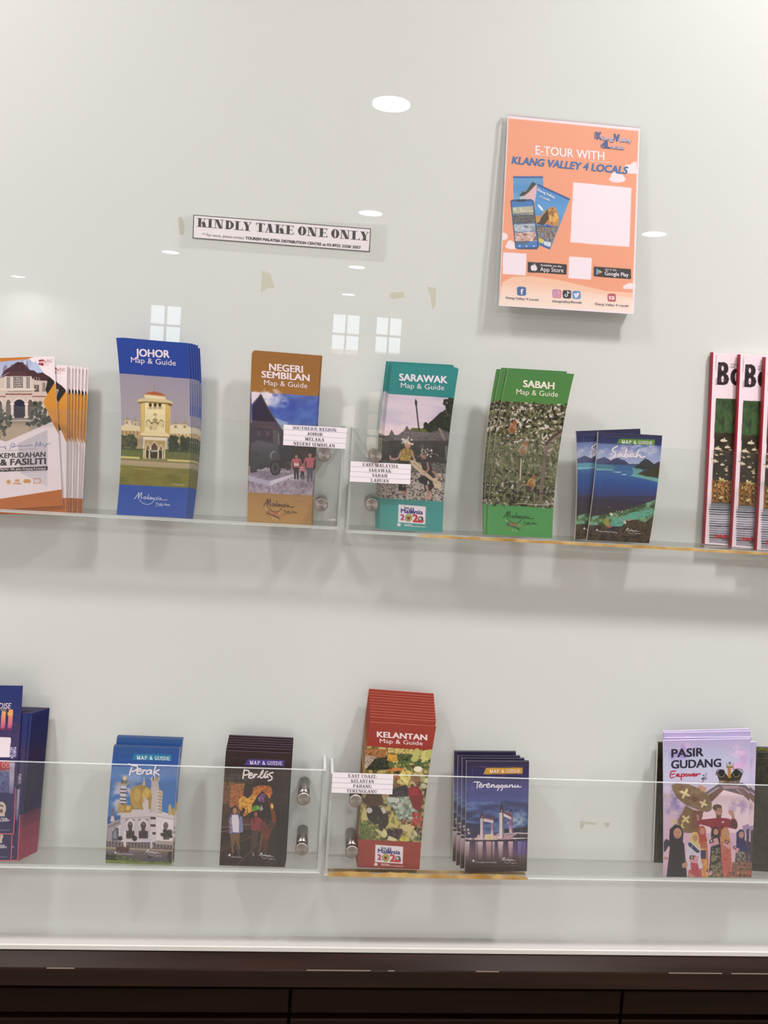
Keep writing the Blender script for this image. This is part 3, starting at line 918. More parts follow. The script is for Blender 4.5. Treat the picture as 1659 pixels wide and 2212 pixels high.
def d_negeri():
    a = Art(520, 745, 5.53, (132, 96), (950, 158), (842, 2195), (78, 2132), bow=-8)
    a.P(R4(0, 0, 1100, 2300), 'a8752f'); a.G(R4(0, 0, 1100, 700), ['99682e', 'a06c2c']); a.G(R4(0, 1700, 1100, 2300), ['b08045', 'b68a4e'])
    a.P([(120, 584), (938, 648), (868, 1822), (92, 1780)], '2a2238')
    a.G([(120, 584), (938, 640), (920, 1000), (120, 960)], ['5c6aa8', '4458a8', '4a66b4', '7a94c4'])
    a.N([(130, 584), (940, 640), (916, 1020), (380, 980)], ['3848a0', '4a60b0', '6a84c4'], 170, 5, .55)
    a.K(260, 640, 240, 130, 'e6dce4', 9, 1.0, 60); a.K(430, 700, 160, 90, '9aa8d4', 10, .8, 50)
    a.P([(128, 584), (235, 592), (130, 740)], 'e6d4dc'); a.N([(330, 880), (560, 960), (520, 1080), (430, 1000)], ['8aa4cc', 'c4d0e0'], 60, 4, .8)
    a.G([(238, 612), (135, 760), (130, 1240), (520, 1240), (505, 1080), (430, 980)], ['2b2540', '2a2238', '241c30'])
    a.L([(240, 616), (300, 740), (380, 880), (440, 980), (508, 1070)], 14, '5c4c4a'); a.L([(236, 618), (180, 690), (134, 764)], 9, '5c4a4e')
    a.P([(134, 930), (420, 940), (460, 1000), (134, 990)], '3c2438'); a.P([(134, 990), (430, 1010), (470, 1050), (134, 1000)], '4e3038')
    a.P([(134, 1010), (372, 1040), (380, 1180), (134, 1200)], '2e1a34'); a.B(196, 1060, 232, 1120, '4a3e58'); a.B(296, 1064, 312, 1118, '5c3048'); a.B(318, 1066, 334, 1120, '5c3048')
    a.P([(376, 1040), (456, 1060), (452, 1230), (380, 1200)], '4c4448'); a.B(445, 1100, 456, 1230, '8a8894'); a.L([(470, 1080), (504, 1110)], 20, '2a2c20')
    a.N([(455, 1120), (915, 1230), (890, 1560), (455, 1520)], ['140c10', '2a1c1c', '3a2828'], 60, 11)
    a.N([(100, 1480), (890, 1530), (868, 1822), (92, 1780)], ['8a7c8c', 'b0a0b0', 'c6b6c2'], 26, 12)
    for k in range(15):
        y = 1640 + k * 14 + k * k * .35; a.L([(92, y - 20), (868, y + 40)], 3, '6a5a72', .6, curve=False)
    for k in range(34): x = 110 + k * 26; a.L([(x - 40 + (k % 2) * 10, 1820), (x + 30, 1640)], 3, '6e5e74', .45, curve=False)
    a.P([(92, 1580), (200, 1530), (640, 1560), (345, 1650)], '8c8090'); a.N([(100, 1580), (330, 1550), (640, 1562), (345, 1650)], ['7a6c84', 'a498a6'], 18, 13); a.P([(92, 1590), (345, 1655), (345, 1706), (92, 1650)], 'b6b0c4'); a.P([(345, 1652), (640, 1562), (640, 1592), (345, 1706)], 'd6d0dc')
    a.P([(108, 1490), (200, 1500), (190, 1548), (112, 1560)], '3a2e30')
    a.G([(124, 1220), (190, 1170), (430, 1220), (600, 1260), (600, 1340), (440, 1420), (240, 1520), (112, 1490)], ['4c4854', '4a4650', '3c3840', '34303a']); a.P([(440, 1230), (560, 1240), (600, 1290), (600, 1380), (470, 1410)], '2a2630')
    a.E(384, 1345, 36, 50, '8f8c96', .5); a.E(394, 1352, 30, 44, '4c4850', .5); a.E(185, 1340, 28, 24, '34303a')
    for cx, cy, r in ((410, 1500, 66), (560, 1470, 44)):
        a.E(cx, cy, r, r * 1.35, '120e12'); a.E(cx, cy, r * .74, r * 1.06, '5e5460')
        for k in range(6): t = k * math.pi / 6; a.L([(cx - r * .8 * math.cos(t), cy - r * 1.15 * math.sin(t)), (cx + r * .8 * math.cos(t), cy + r * 1.15 * math.sin(t))], 7, '17131a')
        a.E(cx, cy, r * .2, r * .26, '17131a')
    figure(a, 660, 1630, 300, 'd0606c', '1e181c', w=80); a.P([(632, 1440), (690, 1445), (688, 1478), (630, 1472)], 'e8dce0')
    figure(a, 732, 1630, 190, 'c86878', '2a2024', w=56); a.B(700, 1490, 764, 1500, 'f0d8dc'); a.B(704, 1515, 762, 1524, 'f0d8dc')
    figure(a, 822, 1660, 350, 'd8707c', '5c5870', w=96)
    for t, xa, ya, xb, yb, h, b in (('NEGERI', 336, 314, 742, 344, 84, .03), ('SEMBILAN', 246, 402, 822, 448, 80, .03), ('Map & Guide', 276, 496, 794, 536, 62, .004)):
        a.T(t, xa, ya, xb, yb, h, 'f6e4ec', bold=b)
    f = lambda x, y: (270 + x * .9, 1850 + y * 1.0 + x * .03)
    logo_truly(a, f, '241812', w=7); petals(a, f)
    return a


def d_sarawak():
    a = Art(800, 765, 5.53, (262, 118), (1056, 172), (862, 2130), (108, 2092), bow=-32)
    a.P(R4(0, 0, 1100, 2300), '2e8c88'); a.G(R4(0, 0, 1100, 560), ['2b8a88', '2b807e']); a.G(R4(0, 1740, 1100, 2200), ['3a9692', '46a09a'])
    a.P([(200, 490), (1020, 545), (885, 1775), (110, 1735)], '4a403c')
    a.G([(220, 490), (1020, 545), (960, 960), (160, 1000)], ['c9bccc', 'ccc0d0', 'e0cbd4', 'eed4d4']); a.N([(200, 500), (1010, 545), (960, 900), (170, 900)], ['b0a8c4', 'd8c8d4', 'e8d4dc'], 150, 3, .5, sx=3)
    a.P([(1010, 545), (940, 538), (960, 590), (890, 620), (900, 690), (830, 720), (760, 790), (690, 850), (620, 910), (640, 960), (940, 960)], '24281c')
    a.D(880, 560, 1000, 900, 70, (10, 26), ['2a3020', '1c2018', '3e4630', '20261a'], 6); a.D(640, 840, 940, 960, 80, (8, 20), ['181c14', '24281c', '30361f'], 7); a.P([(470, 930), (500, 904), (560, 908), (640, 912), (700, 960), (480, 960)], '5a6428')
    a.L([(545, 600), (600, 1090), (625, 1170)], 16, '3a2e34', curve=False); a.P([(540, 548), (560, 590), (556, 640), (538, 636), (530, 590)], '2a2228')
    a.P([(200, 1040), (255, 925), (300, 1005), (330, 1040), (270, 1040)], '5c5054'); a.P([(160, 1035), (205, 1000), (280, 1030), (260, 1050)], '4a3e40')
    a.N([(262, 1045), (400, 940), (436, 878), (470, 935), (600, 950), (720, 960), (560, 1080)], ['5a5054', '726668', '4a4246'], 30, 8); a.N([(520, 1090), (700, 970), (820, 910), (900, 940), (940, 960), (935, 1040), (700, 1070)], ['4e4648', '6c6264', '3e383a'], 24, 9)
    a.L([(820, 910), (850, 970), (890, 1060)], 26, '8a7a70'); a.P([(160, 1050), (210, 1050), (260, 1080), (160, 1110)], '6a5c58')
    a.N([(150, 1060), (930, 1060), (905, 1330), (150, 1290)], ['1e1a18', '2c2624', '3a3230'], 50, 10); a.B(600, 1100, 640, 1290, '54483e'); a.B(890, 1120, 915, 1290, '6e6e66'); a.B(820, 1090, 880, 1260, '2e2a28')
    a.N([(140, 1290), (905, 1330), (900, 1480), (120, 1470)], ['3a3834', '5c5852', '8a857c'], 14, 14); a.N([(120, 1430), (900, 1450), (885, 1775), (110, 1735)], ['2c2622', '8c8078', 'd8c8c0', 'c0b0aa'], 9, 15, sx=1.6, con=3.2)
    # shield, dancers
    a.P([(470, 1290), (520, 1290), (660, 1390), (760, 1480), (850, 1590), (830, 1640), (760, 1600), (640, 1480), (500, 1360)], 'd4bfa0'); a.N([(490, 1300), (650, 1400), (840, 1600), (640, 1470)], ['8a6a4c', 'd8c4a8', 'c49a78'], 16, 5, .7)
    a.P([(330, 1300), (460, 1300), (450, 1560), (430, 1650), (340, 1650), (330, 1560)], '1e1818'); a.D(336, 1560, 440, 1640, 14, (5, 12), ['a09888', '4a4440'], 2); a.P([(400, 1650), (440, 1650), (430, 1700), (370, 1704)], 'a8786a')
    a.P([(360, 1180), (400, 1150), (490, 1160), (515, 1200), (470, 1300), (355, 1296)], 'b08a3e'); a.D(365, 1170, 480, 1290, 40, (5, 12), ['d8b854', '7c5a28', '8a8a3a', 'c89a3a'], 3)
    a.L([(362, 1200), (330, 1270), (250, 1276), (236, 1240)], 20, 'c89a86'); a.L([(500, 1190), (520, 1270), (540, 1290)], 20, 'c89a86')
    a.E(446, 1110, 36, 46, 'c4907c'); a.P([(405, 1090), (446, 1050), (490, 1092), (480, 1110), (446, 1080), (410, 1112)], 'c8b48a'); a.D(380, 1040, 510, 1110, 16, (7, 14), ['e6dcd4', 'a89a90', 'd8c8c0'], 4)
    a.L([(446, 1060), (456, 1012)], 8, 'e0d8d0'); a.L([(436, 1046), (462, 1030)], 6, 'd8d0c8'); a.L([(425, 1128), (450, 1136), (468, 1124)], 4, '8a4a44')
    a.P([(600, 1300), (650, 1270), (700, 1300), (740, 1400), (780, 1500), (740, 1500), (680, 1440), (620, 1400)], '2c2222'); a.P([(570, 1500), (640, 1470), (740, 1540), (760, 1600), (720, 1650), (650, 1660), (640, 1580), (580, 1550)], '1d1718')
    a.E(640, 1240, 34, 40, 'a47060'); a.P([(600, 1200), (640, 1170), (690, 1190), (700, 1240), (660, 1220), (610, 1230)], '3a2828'); a.D(600, 1160, 740, 1250, 18, (6, 13), ['e4dcd8', '3a2e2c', 'b8aaa4'], 9)
    a.L([(680, 1190), (740, 1175)], 7, 'd8d0cc'); a.L([(700, 1220), (770, 1215), (815, 1245)], 7, 'b8a898'); a.L([(560, 1250), (610, 1240)], 14, '8a5c4c')
    a.L([(680, 1320), (690, 1400), (660, 1430)], 22, 'a87868'); a.L([(740, 1420), (800, 1480), (840, 1500)], 22, 'b08070'); a.L([(670, 1590), (690, 1680), (700, 1720)], 30, 'b8877a'); a.P([(640, 1720), (720, 1700), (715, 1745), (640, 1745)], 'c0968c'); a.E(690, 1556, 10, 22, 'd8ccc4')
    for t, xa, ya, xb, yb, h, b in (('SARAWAK', 344, 322, 922, 356, 84, .035), ('Map & Guide', 364, 412, 882, 442, 62, .004)):
        a.T(t, xa, ya, xb, yb, h, 'e8e6ec', bold=b)
    stamp(a, 334, 1804, 330, 208, 26)
    return a


def monkey(a, x, y, s, c0, c1):
    a.E(x, y, 44 * s, 66 * s, c0, .3); a.E(x + 24 * s, y - 68 * s, 24 * s, 26 * s, c1); a.E(x + 34 * s, y - 64 * s, 12 * s, 14 * s, 'a05a38'); a.E(x - 4 * s, y + 26 * s, 30 * s, 30 * s, c1, .2)
    a.L([(x + 10 * s, y - 30 * s), (x - 30 * s, y + 10 * s), (x - 10 * s, y + 50 * s)], 14 * s, c1)


def d_sabah():
    a = Art(1040, 780, 5.53, (322, 92), (1108, 154), (846, 2118), (76, 2072), bow=-54)
    a.P(R4(0, 0, 1200, 2300), '4f9c50'); a.G(R4(0, 0, 1200, 560), ['4a8246', '4b823f', '4c803c']); a.G(R4(0, 1700, 1200, 2300), ['529a5a', '55a258'])
    q = [(240, 485), (1040, 540), (870, 1770), (90, 1710)]
    a.N(q, ['26241a', '46452e', '6a6a48', '6c6c4a', '86805e'], 26, 3, con=2.4); a.N(q, ['a89c90', 'd0c2bc'], 30, 17, thr=.9, con=2.6); a.N([(90, 1000), (930, 1050), (890, 1500), (90, 1400)], ['5e6440', '8a9062', '4a4e30'], 22, 6, .55, con=3)
    a.D(180, 500, 1020, 900, 130, (5, 15), ['1e1c14', '2e2c1e', '3c3a28', '1e1c14', '46452e', 'cfc2bc'], 4, 2.2); a.D(110, 1300, 880, 1740, 150, (5, 16), ['1e2014', '2c2c1e', '46482e', '5e6444'], 5, 2.0); a.D(130, 900, 930, 1300, 120, (4, 14), ['7c8260', '5c6440', 'b4aa9c', '4a5034', '5c6440'], 6, 2.2)
    a.L([(700, 1700), (730, 1400), (770, 1100), (780, 1000), (860, 930), (960, 870)], 46, '7c6c60'); a.L([(770, 1010), (850, 920), (950, 850)], 30, '4c3a34'); a.L([(820, 1000), (880, 1100), (900, 1160)], 22, '8a806a'); a.L([(800, 880), (880, 850), (960, 860)], 12, '4a3c34')
    a.L([(330, 930), (520, 940)], 8, '4c4034'); a.L([(540, 1565), (700, 1590), (860, 1610)], 14, '3c3228'); a.L([(430, 1580), (470, 1500), (540, 1480)], 9, 'a09478'); a.L([(200, 1225), (300, 1250), (430, 1350), (500, 1430)], 12, '8a7c64'); a.L([(630, 1580), (632, 1700)], 14, '8c8470')
    a.L([(450, 1160), (446, 1300), (448, 1400)], 22, '5e5240'); a.L([(478, 1180), (468, 1330), (462, 1440)], 14, 'd0c6b8')
    monkey(a, 375, 815, 1.05, 'a07858', '8a5434'); monkey(a, 500, 1070, 1.15, 'a08c78', '946c50'); monkey(a, 596, 1470, 1.1, 'b8905e', '9c6436'); a.D(570, 1380, 600, 1390, 2, (10, 12), ['3a2820'], 1); a.E(560, 1530, 40, 30, '4a4038')
    a.T('2 curious Bay Proboscis monkeys Sandakan', 420, 1712, 800, 1736, 13, 'e8e0dc', bold=.01)
    for t, xa, ya, xb, yb, h, b in (('SABAH', 496, 312, 870, 342, 82, .03), ('Map & Guide', 416, 400, 914, 434, 62, .0)):
        a.T(t, xa, ya, xb, yb, h, 'f2ead8', bold=b, shear=.05)
    f = lambda x, y: (262 + x * .9, 1790 + y * .98 + x * .02)
    logo_truly(a, f, '123a18', w=6.5); petals(a, f)
    return a


def frame_lines(a, p, col, w=4, al=.7):
    for q, r in zip(p, p[1:] + p[:1]): a.L([q, r], w, col, al, curve=False)


def mapguide(a, xa, ya, xb, yb, h, col):
    a.T('MAP & GUIDE', xa, ya, xb, yb, h, col, font='slab')


def d_sabah2():
    a = Art(1240, 910, 7.9, (414, 178), (1505, 244), (1282, 2084), (218, 2026), bow=36)
    a.P(R4(0, 0, 1600, 2200), '252338'); a.G([(300, 150), (1600, 230), (1600, 440), (300, 400)], ['37344e', '2c3058', '34406c'])
    a.G([(300, 380), (1600, 430), (1600, 740), (300, 740)], ['5a6ea4', '93a0c8', 'aeb4d0']); a.K(520, 560, 300, 140, 'd4ccdc', 3, .9, 70); a.K(1250, 500, 360, 120, 'c8c8de', 4, .8, 80); a.K(850, 520, 300, 120, 'd8c8d8', 5, .7, 80)
    a.P([(380, 668), (520, 618), (570, 640), (640, 680), (640, 800), (380, 790)], '4a5078'); a.P([(540, 748), (680, 650), (760, 632), (800, 656), (880, 680), (950, 750), (1060, 740), (1100, 780), (540, 780)], '3d4168')
    a.G([(380, 740), (1480, 770), (1480, 1400), (300, 1400)], ['4a76a4', '3f68a4', '2c5298', '36427c', '363358']); a.P([(390, 740), (600, 752), (720, 790), (640, 850), (390, 840)], '5b96ac'); a.P([(390, 812), (640, 828), (740, 840), (640, 852), (390, 846)], '7cb8c0')
    a.G([(250, 1300), (1480, 1280), (1480, 1700), (250, 1700)], ['38345a', '3e3540', '3a3438'])
    a.P([(700, 780), (1100, 780), (1180, 830), (1100, 900), (1060, 960), (900, 920), (720, 840)], '4a74ac'); a.P([(1000, 800), (1200, 820), (1120, 910), (1450, 990), (1440, 1052), (1240, 1000), (970, 945), (1020, 900)], '6fb0a8'); a.P([(640, 872), (780, 866), (826, 882), (760, 892)], 'a8d0d8'); a.P([(790, 914), (880, 908), (922, 924), (860, 934)], '9cc8d4')
    a.P([(1020, 796), (1110, 750), (1130, 716), (1220, 642), (1290, 676), (1370, 740), (1440, 700), (1500, 700), (1480, 800), (1200, 836), (1060, 810)], '35343c'); a.N([(1080, 908), (1240, 840), (1340, 800), (1480, 780), (1470, 985), (1240, 950)], ['3a3424', '4a4430', '2e2a20'], 40, 8)
    q = [(270, 1640), (560, 1590), (860, 1530), (1200, 1420), (1400, 1350), (1400, 1700), (1240, 1740), (900, 1800), (260, 1800)]
    a.N(q, ['3e5236', '58714c', '6c9068', '7eb296'], 60, 9, con=2.6); a.N([(640, 1700), (760, 1660), (1000, 1560), (1350, 1500), (1350, 1600), (1050, 1680), (860, 1800), (640, 1790)], ['5aa08c', '6fb49c', '4f8c78'], 40, 10); a.E(560, 1720, 50, 60, '9c9040'); a.E(600, 1800, 60, 20, 'a86a50')
    a.N([(240, 1780), (520, 1770), (620, 1850), (780, 1840), (900, 1700), (1080, 1680), (1200, 1740), (1380, 1600), (1300, 2140), (200, 2100)], ['2a1e1a', '3a2c24', '584a34', '443a28'], 50, 11, con=2.6)
    a.P([(610, 1580), (640, 1564), (680, 1600), (650, 1622)], 'e8dcc8'); a.L([(690, 1570), (780, 1650), (860, 1730)], 9, 'c8bc9c', curve=False); a.L([(660, 1610), (720, 1650)], 6, '2a241c'); a.P([(850, 1712), (880, 1700), (900, 1750), (870, 1760)], 'd8ccc0'); a.E(940, 1688, 40, 16, 'c09080'); a.L([(585, 1468), (630, 1486)], 8, '9c9ca8'); a.D(700, 1540, 840, 1570, 6, (6, 10), ['c8ccac'], 2)
    frame_lines(a, [(530, 262), (1370, 316), (1350, 760), (1290, 1340), (1180, 1960), (340, 1912), (380, 1620), (480, 940)], '8a98b4', 4, .5)
    a.P([(778, 304), (1380, 322), (1370, 418), (734, 388)], '5f8a34'); mapguide(a, 812, 378, 1340, 402, 54, 'eee6ee')
    g = 'f4e8ee'
    for p in ([(745, 430), (690, 456), (655, 494), (690, 530), (715, 560), (700, 600), (672, 628)], [(800, 560), (760, 572), (756, 604), (790, 602), (815, 566), (822, 604), (850, 606), (880, 560)], [(900, 480), (880, 560), (862, 614), (890, 580), (925, 580), (920, 612), (880, 628)], [(1010, 566), (970, 576), (958, 608), (996, 608), (1020, 572), (1022, 608), (1060, 606)], [(1108, 488), (1080, 560), (1062, 622), (1100, 584), (1132, 580), (1130, 616), (1170, 622), (1214, 604)]):
        a.S(p, 22, g)
    a.E(398, 1856, 16, 18, 'e8e0e0'); a.T('Pulau Bohey Dulang', 424, 1890, 734, 1908, 22, 'd8d0d0', bold=.01)
    logo_truly(a, lambda x, y: (880 + x * .58, 1818 + y * .62 + x * .03), 'd8d0d0', w=5, tw=16)
    return a


def d_matic():
    a = Art(0, 760, 6.144, (-700, 105), (717, 58), (830, 2042), (-620, 2130), bow=0)
    a.P(R4(-800, 0, 900, 2300), 'f6e6ea'); a.P([(-800, 0), (470, 60), (380, 95), (0, 190), (-800, 400)], 'c87830')
    a.P([(-700, 300), (240, 120), (390, 100), (560, 260), (730, 405), (570, 650), (690, 910), (85, 1180), (0, 1150), (-800, 1000)], 'a89a94')
    a.G([(-700, 200), (240, 110), (390, 100), (470, 170), (560, 270), (400, 330), (-700, 330)], ['a8b4d8', 'c4c4dc'])
    a.B(280, 110, 345, 230, 'c8ccdc'); a.B(350, 130, 372, 230, '8c98c0')
    for k in range(5): a.B(284, 118 + k * 20, 320, 126 + k * 20, '5c5c78')
    a.P([(380, 230), (470, 120), (570, 260), (520, 290)], 'b8c8e4')
    a.P([(0, 420), (-100, 560), (-700, 560), (-700, 900), (420, 900), (640, 860), (640, 330), (400, 280), (0, 340)], 'cfbcb0')
    a.P([(-600, 480), (0, 340), (60, 250), (230, 136), (300, 140), (400, 240), (450, 245), (500, 280), (560, 270), (660, 330), (720, 385), (470, 372), (440, 320), (300, 268), (120, 268), (0, 330)], '42202a')
    a.G([(0, 340), (140, 262), (300, 262), (440, 320), (470, 372), (400, 330), (40, 330)], ['5a3438', '38181e']); a.P([(720, 385), (640, 330), (600, 500), (630, 550), (716, 412)], '1c1412')
    for k in range(4): a.E(70 + k * 92, 232 - (k % 2) * 10, 30, 60, '52303a', .2, .4)
    a.P([(60, 320), (420, 320), (440, 500), (50, 500)], 'd8c8bc'); a.B(176, 318, 308, 470, '4c4444'); a.B(90, 330, 140, 478, '7c7470'); a.B(350, 330, 400, 476, '7c7470'); a.B(450, 430, 520, 520, '5c4c48'); a.B(560, 400, 600, 520, '8c8078')
    for x in range(176, 312, 22): a.B(x - 3, 316, x + 4, 470, 'd8ccc4')
    for y in range(320, 480, 30): a.B(176, y, 308, y + 5, 'd8ccc4')
    for x in (90, 112, 136, 350, 376, 398, 450, 484, 518): a.B(x - 3, 332, x + 3, 500, 'd0c4bc')
    a.B(0, 478, 470, 500, 'e0d2c6'); a.T('MAJLIS PERTUNJUKAN RAYA', 110, 524, 430, 520, 16, '7c6c64'); a.B(75, 546, 428, 560, '7a2c30'); a.B(430, 576, 605, 588, '7a2c30'); a.B(-700, 576, 75, 588, '7a2c30')
    for x, w, c in ((-30, 60, '5c5054'), (115, 34, '6c5c58'), (258, 76, '1c1630'), (402, 34, '5c4c48')):
        a.E(x, 680, w + 10, 76, 'e4d4ca'); a.E(x, 690, w, 70, c); a.B(x - w, 690, x + w, 864, c)
    for x in (165, 352, -120): a.B(x - 18, 680, x + 18, 860, 'e2d2c8'); a.B(x - 30, 844, x + 30, 872, 'e8dcd0'); a.B(x - 28, 672, x + 28, 690, 'ecdfd4')
    a.B(-700, 862, 420, 890, '8c7c78'); a.B(130, 888, 410, 910, 'd8ccc4'); a.P([(-700, 905), (420, 905), (420, 1040), (85, 1180), (0, 1150), (-700, 1150)], 'b49c8a'); a.P([(60, 930), (400, 925), (380, 1050), (85, 1176), (20, 1130)], 'c0a894')
    for bx, by, rx, ry, s in ((490, 700, 60, 40, 1), (520, 800, 90, 50, 2), (470, 900, 120, 70, 3), (620, 900, 70, 50, 4), (10, 800, 60, 50, 5), (30, 930, 120, 90, 6), (-20, 1060, 90, 60, 7)):
        a.D(bx - rx, by - ry, bx + rx, by + ry, 30, (12, 28), ['3a3c34', '2c3028', '4c5044', '5e6054'], s)
    a.P([(716, 412), (630, 550), (570, 650), (690, 910), (860, 1260), (860, 500)], 'd08a2c'); a.G([(716, 412), (630, 550), (570, 650), (690, 910), (860, 1260), (860, 500)], ['d8922c', 'cc8428', 'c4762c'])
    a.P([(690, 912), (85, 1176), (-100, 1140), (-800, 1000), (-800, 2000), (0, 1945), (812, 1818), (860, 1500), (770, 1070)], 'f4e4ea')
    a.P([(628, 1018), (628, 1780), (270, 1590), (240, 1200)], 'd0c6d0'); a.P([(300, 1600), (628, 1580), (628, 1780)], 'dcd2dc')
    a.P([(-800, 2060), (0, 1945), (812, 1818), (860, 1810), (860, 2200), (-800, 2300)], 'bf6a2c')
    a.E(530, 120, 20, 14, 'a8323c'); a.E(560, 116, 20, 14, '8c2834'); a.E(528, 160, 20, 16, 'a8323c'); a.E(560, 166, 20, 20, '8c2834'); a.T('MaTiC', 560, 142, 695, 136, 36, 'c06068', font='sans'); a.B(585, 160, 655, 166, 'c8a8b0'); a.B(590, 176, 640, 182, 'd0b0b8')
    ink = '26202a'
    a.T('KEMUDAHAN', -4, 1398, 606, 1378, 66, ink, bold=.02); a.T('& FASILITI', 5, 1494, 612, 1476, 80, ink, bold=.03)
    a.P([(-300, 1538), (632, 1506), (632, 1556), (-300, 1590)], '241c20'); a.T('MaTiC 109, Jalan Ampang K.Lumpur', 10, 1564, 616, 1546, 28, 'e8d8dc', bold=.02)
    for p in ([(-60, 1270), (-20, 1200), (0, 1230), (20, 1250), (60, 1245), (80, 1280), (70, 1230)], [(130, 1280), (160, 1200), (200, 1210), (160, 1250), (200, 1240), (240, 1230), (280, 1236), (330, 1236), (380, 1226), (430, 1220)], [(470, 1250), (490, 1180), (510, 1240), (540, 1180), (545, 1230), (580, 1210), (600, 1250), (615, 1205), (640, 1210), (674, 1192)]):
        a.S(p, 5, '4a6cb4')
    a.L([(0, 1305), (500, 1270)], 4, '8a7a84', curve=False)
    for k in range(8): t = k * math.pi / 4; a.L([(118, 1715), (118 + 36 * math.cos(t), 1715 + 36 * math.sin(t))], 9, 'd89a58')
    a.E(118, 1715, 22, 22, 'd89a58'); a.B(200, 1680, 262, 1716, 'e0a880'); a.B(180, 1728, 284, 1748, 'dca078'); a.B(320, 1680, 402, 1730, 'd89a58'); a.P([(300, 1706), (320, 1696), (320, 1716)], 'd89a58'); a.P([(424, 1706), (402, 1696), (402, 1716)], 'd89a58'); frame_lines(a, [(450, 1672), (536, 1672), (536, 1732), (450, 1732)], 'c8845c', 9, 1)
    return a


def d_magazine():
    a = Art(1510, 750, 4.915, (152, 54), (1560, 130), (1480, 2190), (60, 2088), bow=6)
    a.P(R4(0, 0, 1700, 2300), 'f4dfe8')
    a.G([(182, 536), (1580, 610), (1500, 2180), (108, 2070)], ['3a4f34', '2c3a26', '2e2c22', '302a20', '4a4038'])
    q = [(182, 536), (1500, 600), (1490, 1000), (160, 960)]
    a.N(q, ['2c3c26', '3a5430', '46603a'], 60, 3, sx=.5, con=2.4)
    a.N([(170, 900), (1500, 940), (1500, 1700), (130, 1640)], ['262019', '332b20', '3e3426'], 50, 4)
    rs = random.Random(5)
    def lily(x, y, s, c='d8ccb0'):
        a.E(x, y, 26 * s, 8 * s, c); a.P([(x - 8 * s, y), (x + 6 * s, y - 26 * s), (x + 12 * s, y)], c); a.E(x - 10 * s, y - 8 * s, 8 * s, 5 * s, c)
    for i in range(130):
        x = rs.uniform(140, 1480); lily(x, rs.uniform(1060, 1340) + x * .05, rs.uniform(.4, 1.0), rs.choice(['d8ccb0', 'b8a884', 'a09070']))
    lily(262, 985, 1.5); lily(200, 1070, 1.4); lily(300, 1055, 1.2)
    a.N([(140, 1400), (1500, 1470), (1500, 1700), (130, 1640)], ['3a2414', '8a5a20', 'c08a40', '5a3c1c'], 22, 7, con=3)
    a.D(145, 1390, 1480, 1640, 160, (5, 13), ['d8c890', 'b89a50', '4a3018'], 8, 2)
    a.G([(128, 1645), (1490, 1700), (1480, 2180), (108, 2070)], ['5a5c58', 'c8c4d4', 'd8d0e0', 'c4bcd0', 'a8a4b0'])
    for k in range(17):
        y = 1665 + k * 25; a.L([(110, y), (260, y + 8), (420, y + 4), (700, y + 22), (1480, y + 60)], rs.uniform(6, 16), rs.choice(['46484c', '5c6068', '3c4044', '787c88']))
    a.T('SARAWAK', 155, 2022, 560, 2034, 36, 'c8363a', bold=.06); a.B(240, 2034, 330, 2044, '6a4a50')
    # bold title with rounded bowls
    K = '2c2024'
    a.P([(204, 160), (270, 160), (300, 180), (312, 220), (304, 262), (286, 280), (306, 300), (318, 340), (300, 386), (260, 400), (190, 396)], K)
    a.E(250, 224, 12, 28, 'f4dfe8'); a.E(250, 336, 14, 34, 'f4dfe8')
    for r_ in (10, 22, 34): a.L([(222 - r_ * .4, 215 + r_), (222 - r_ * .6, 215 - r_ * .3), (226, 215 - r_), (226 + r_ * .6, 215)], 2.5, '6a5a60')
    for r_ in (14, 30, 46): a.L([(210, 330 + r_), (230 + r_ * .5, 340), (290, 350 + r_ * .2)], 2.5, '6a5a60')
    a.E(388, 315, 58, 88, K); a.E(394, 315, 18, 50, 'f4dfe8')
    a.P([(470, 232), (530, 232), (530, 260), (580, 232), (580, 280), (530, 300), (530, 400), (470, 400)], K)
    a.T('VOL.7', 330, 190, 420, 194, 18, '4a3a44'); a.T('ISS. 08', 330, 216, 430, 220, 16, '4a3a44')
    a.S([(184, 80), (176, 240)], 5, 'c8a8b4', False); a.S([(180, 330), (176, 400)], 5, '8a7078', False)
    return a


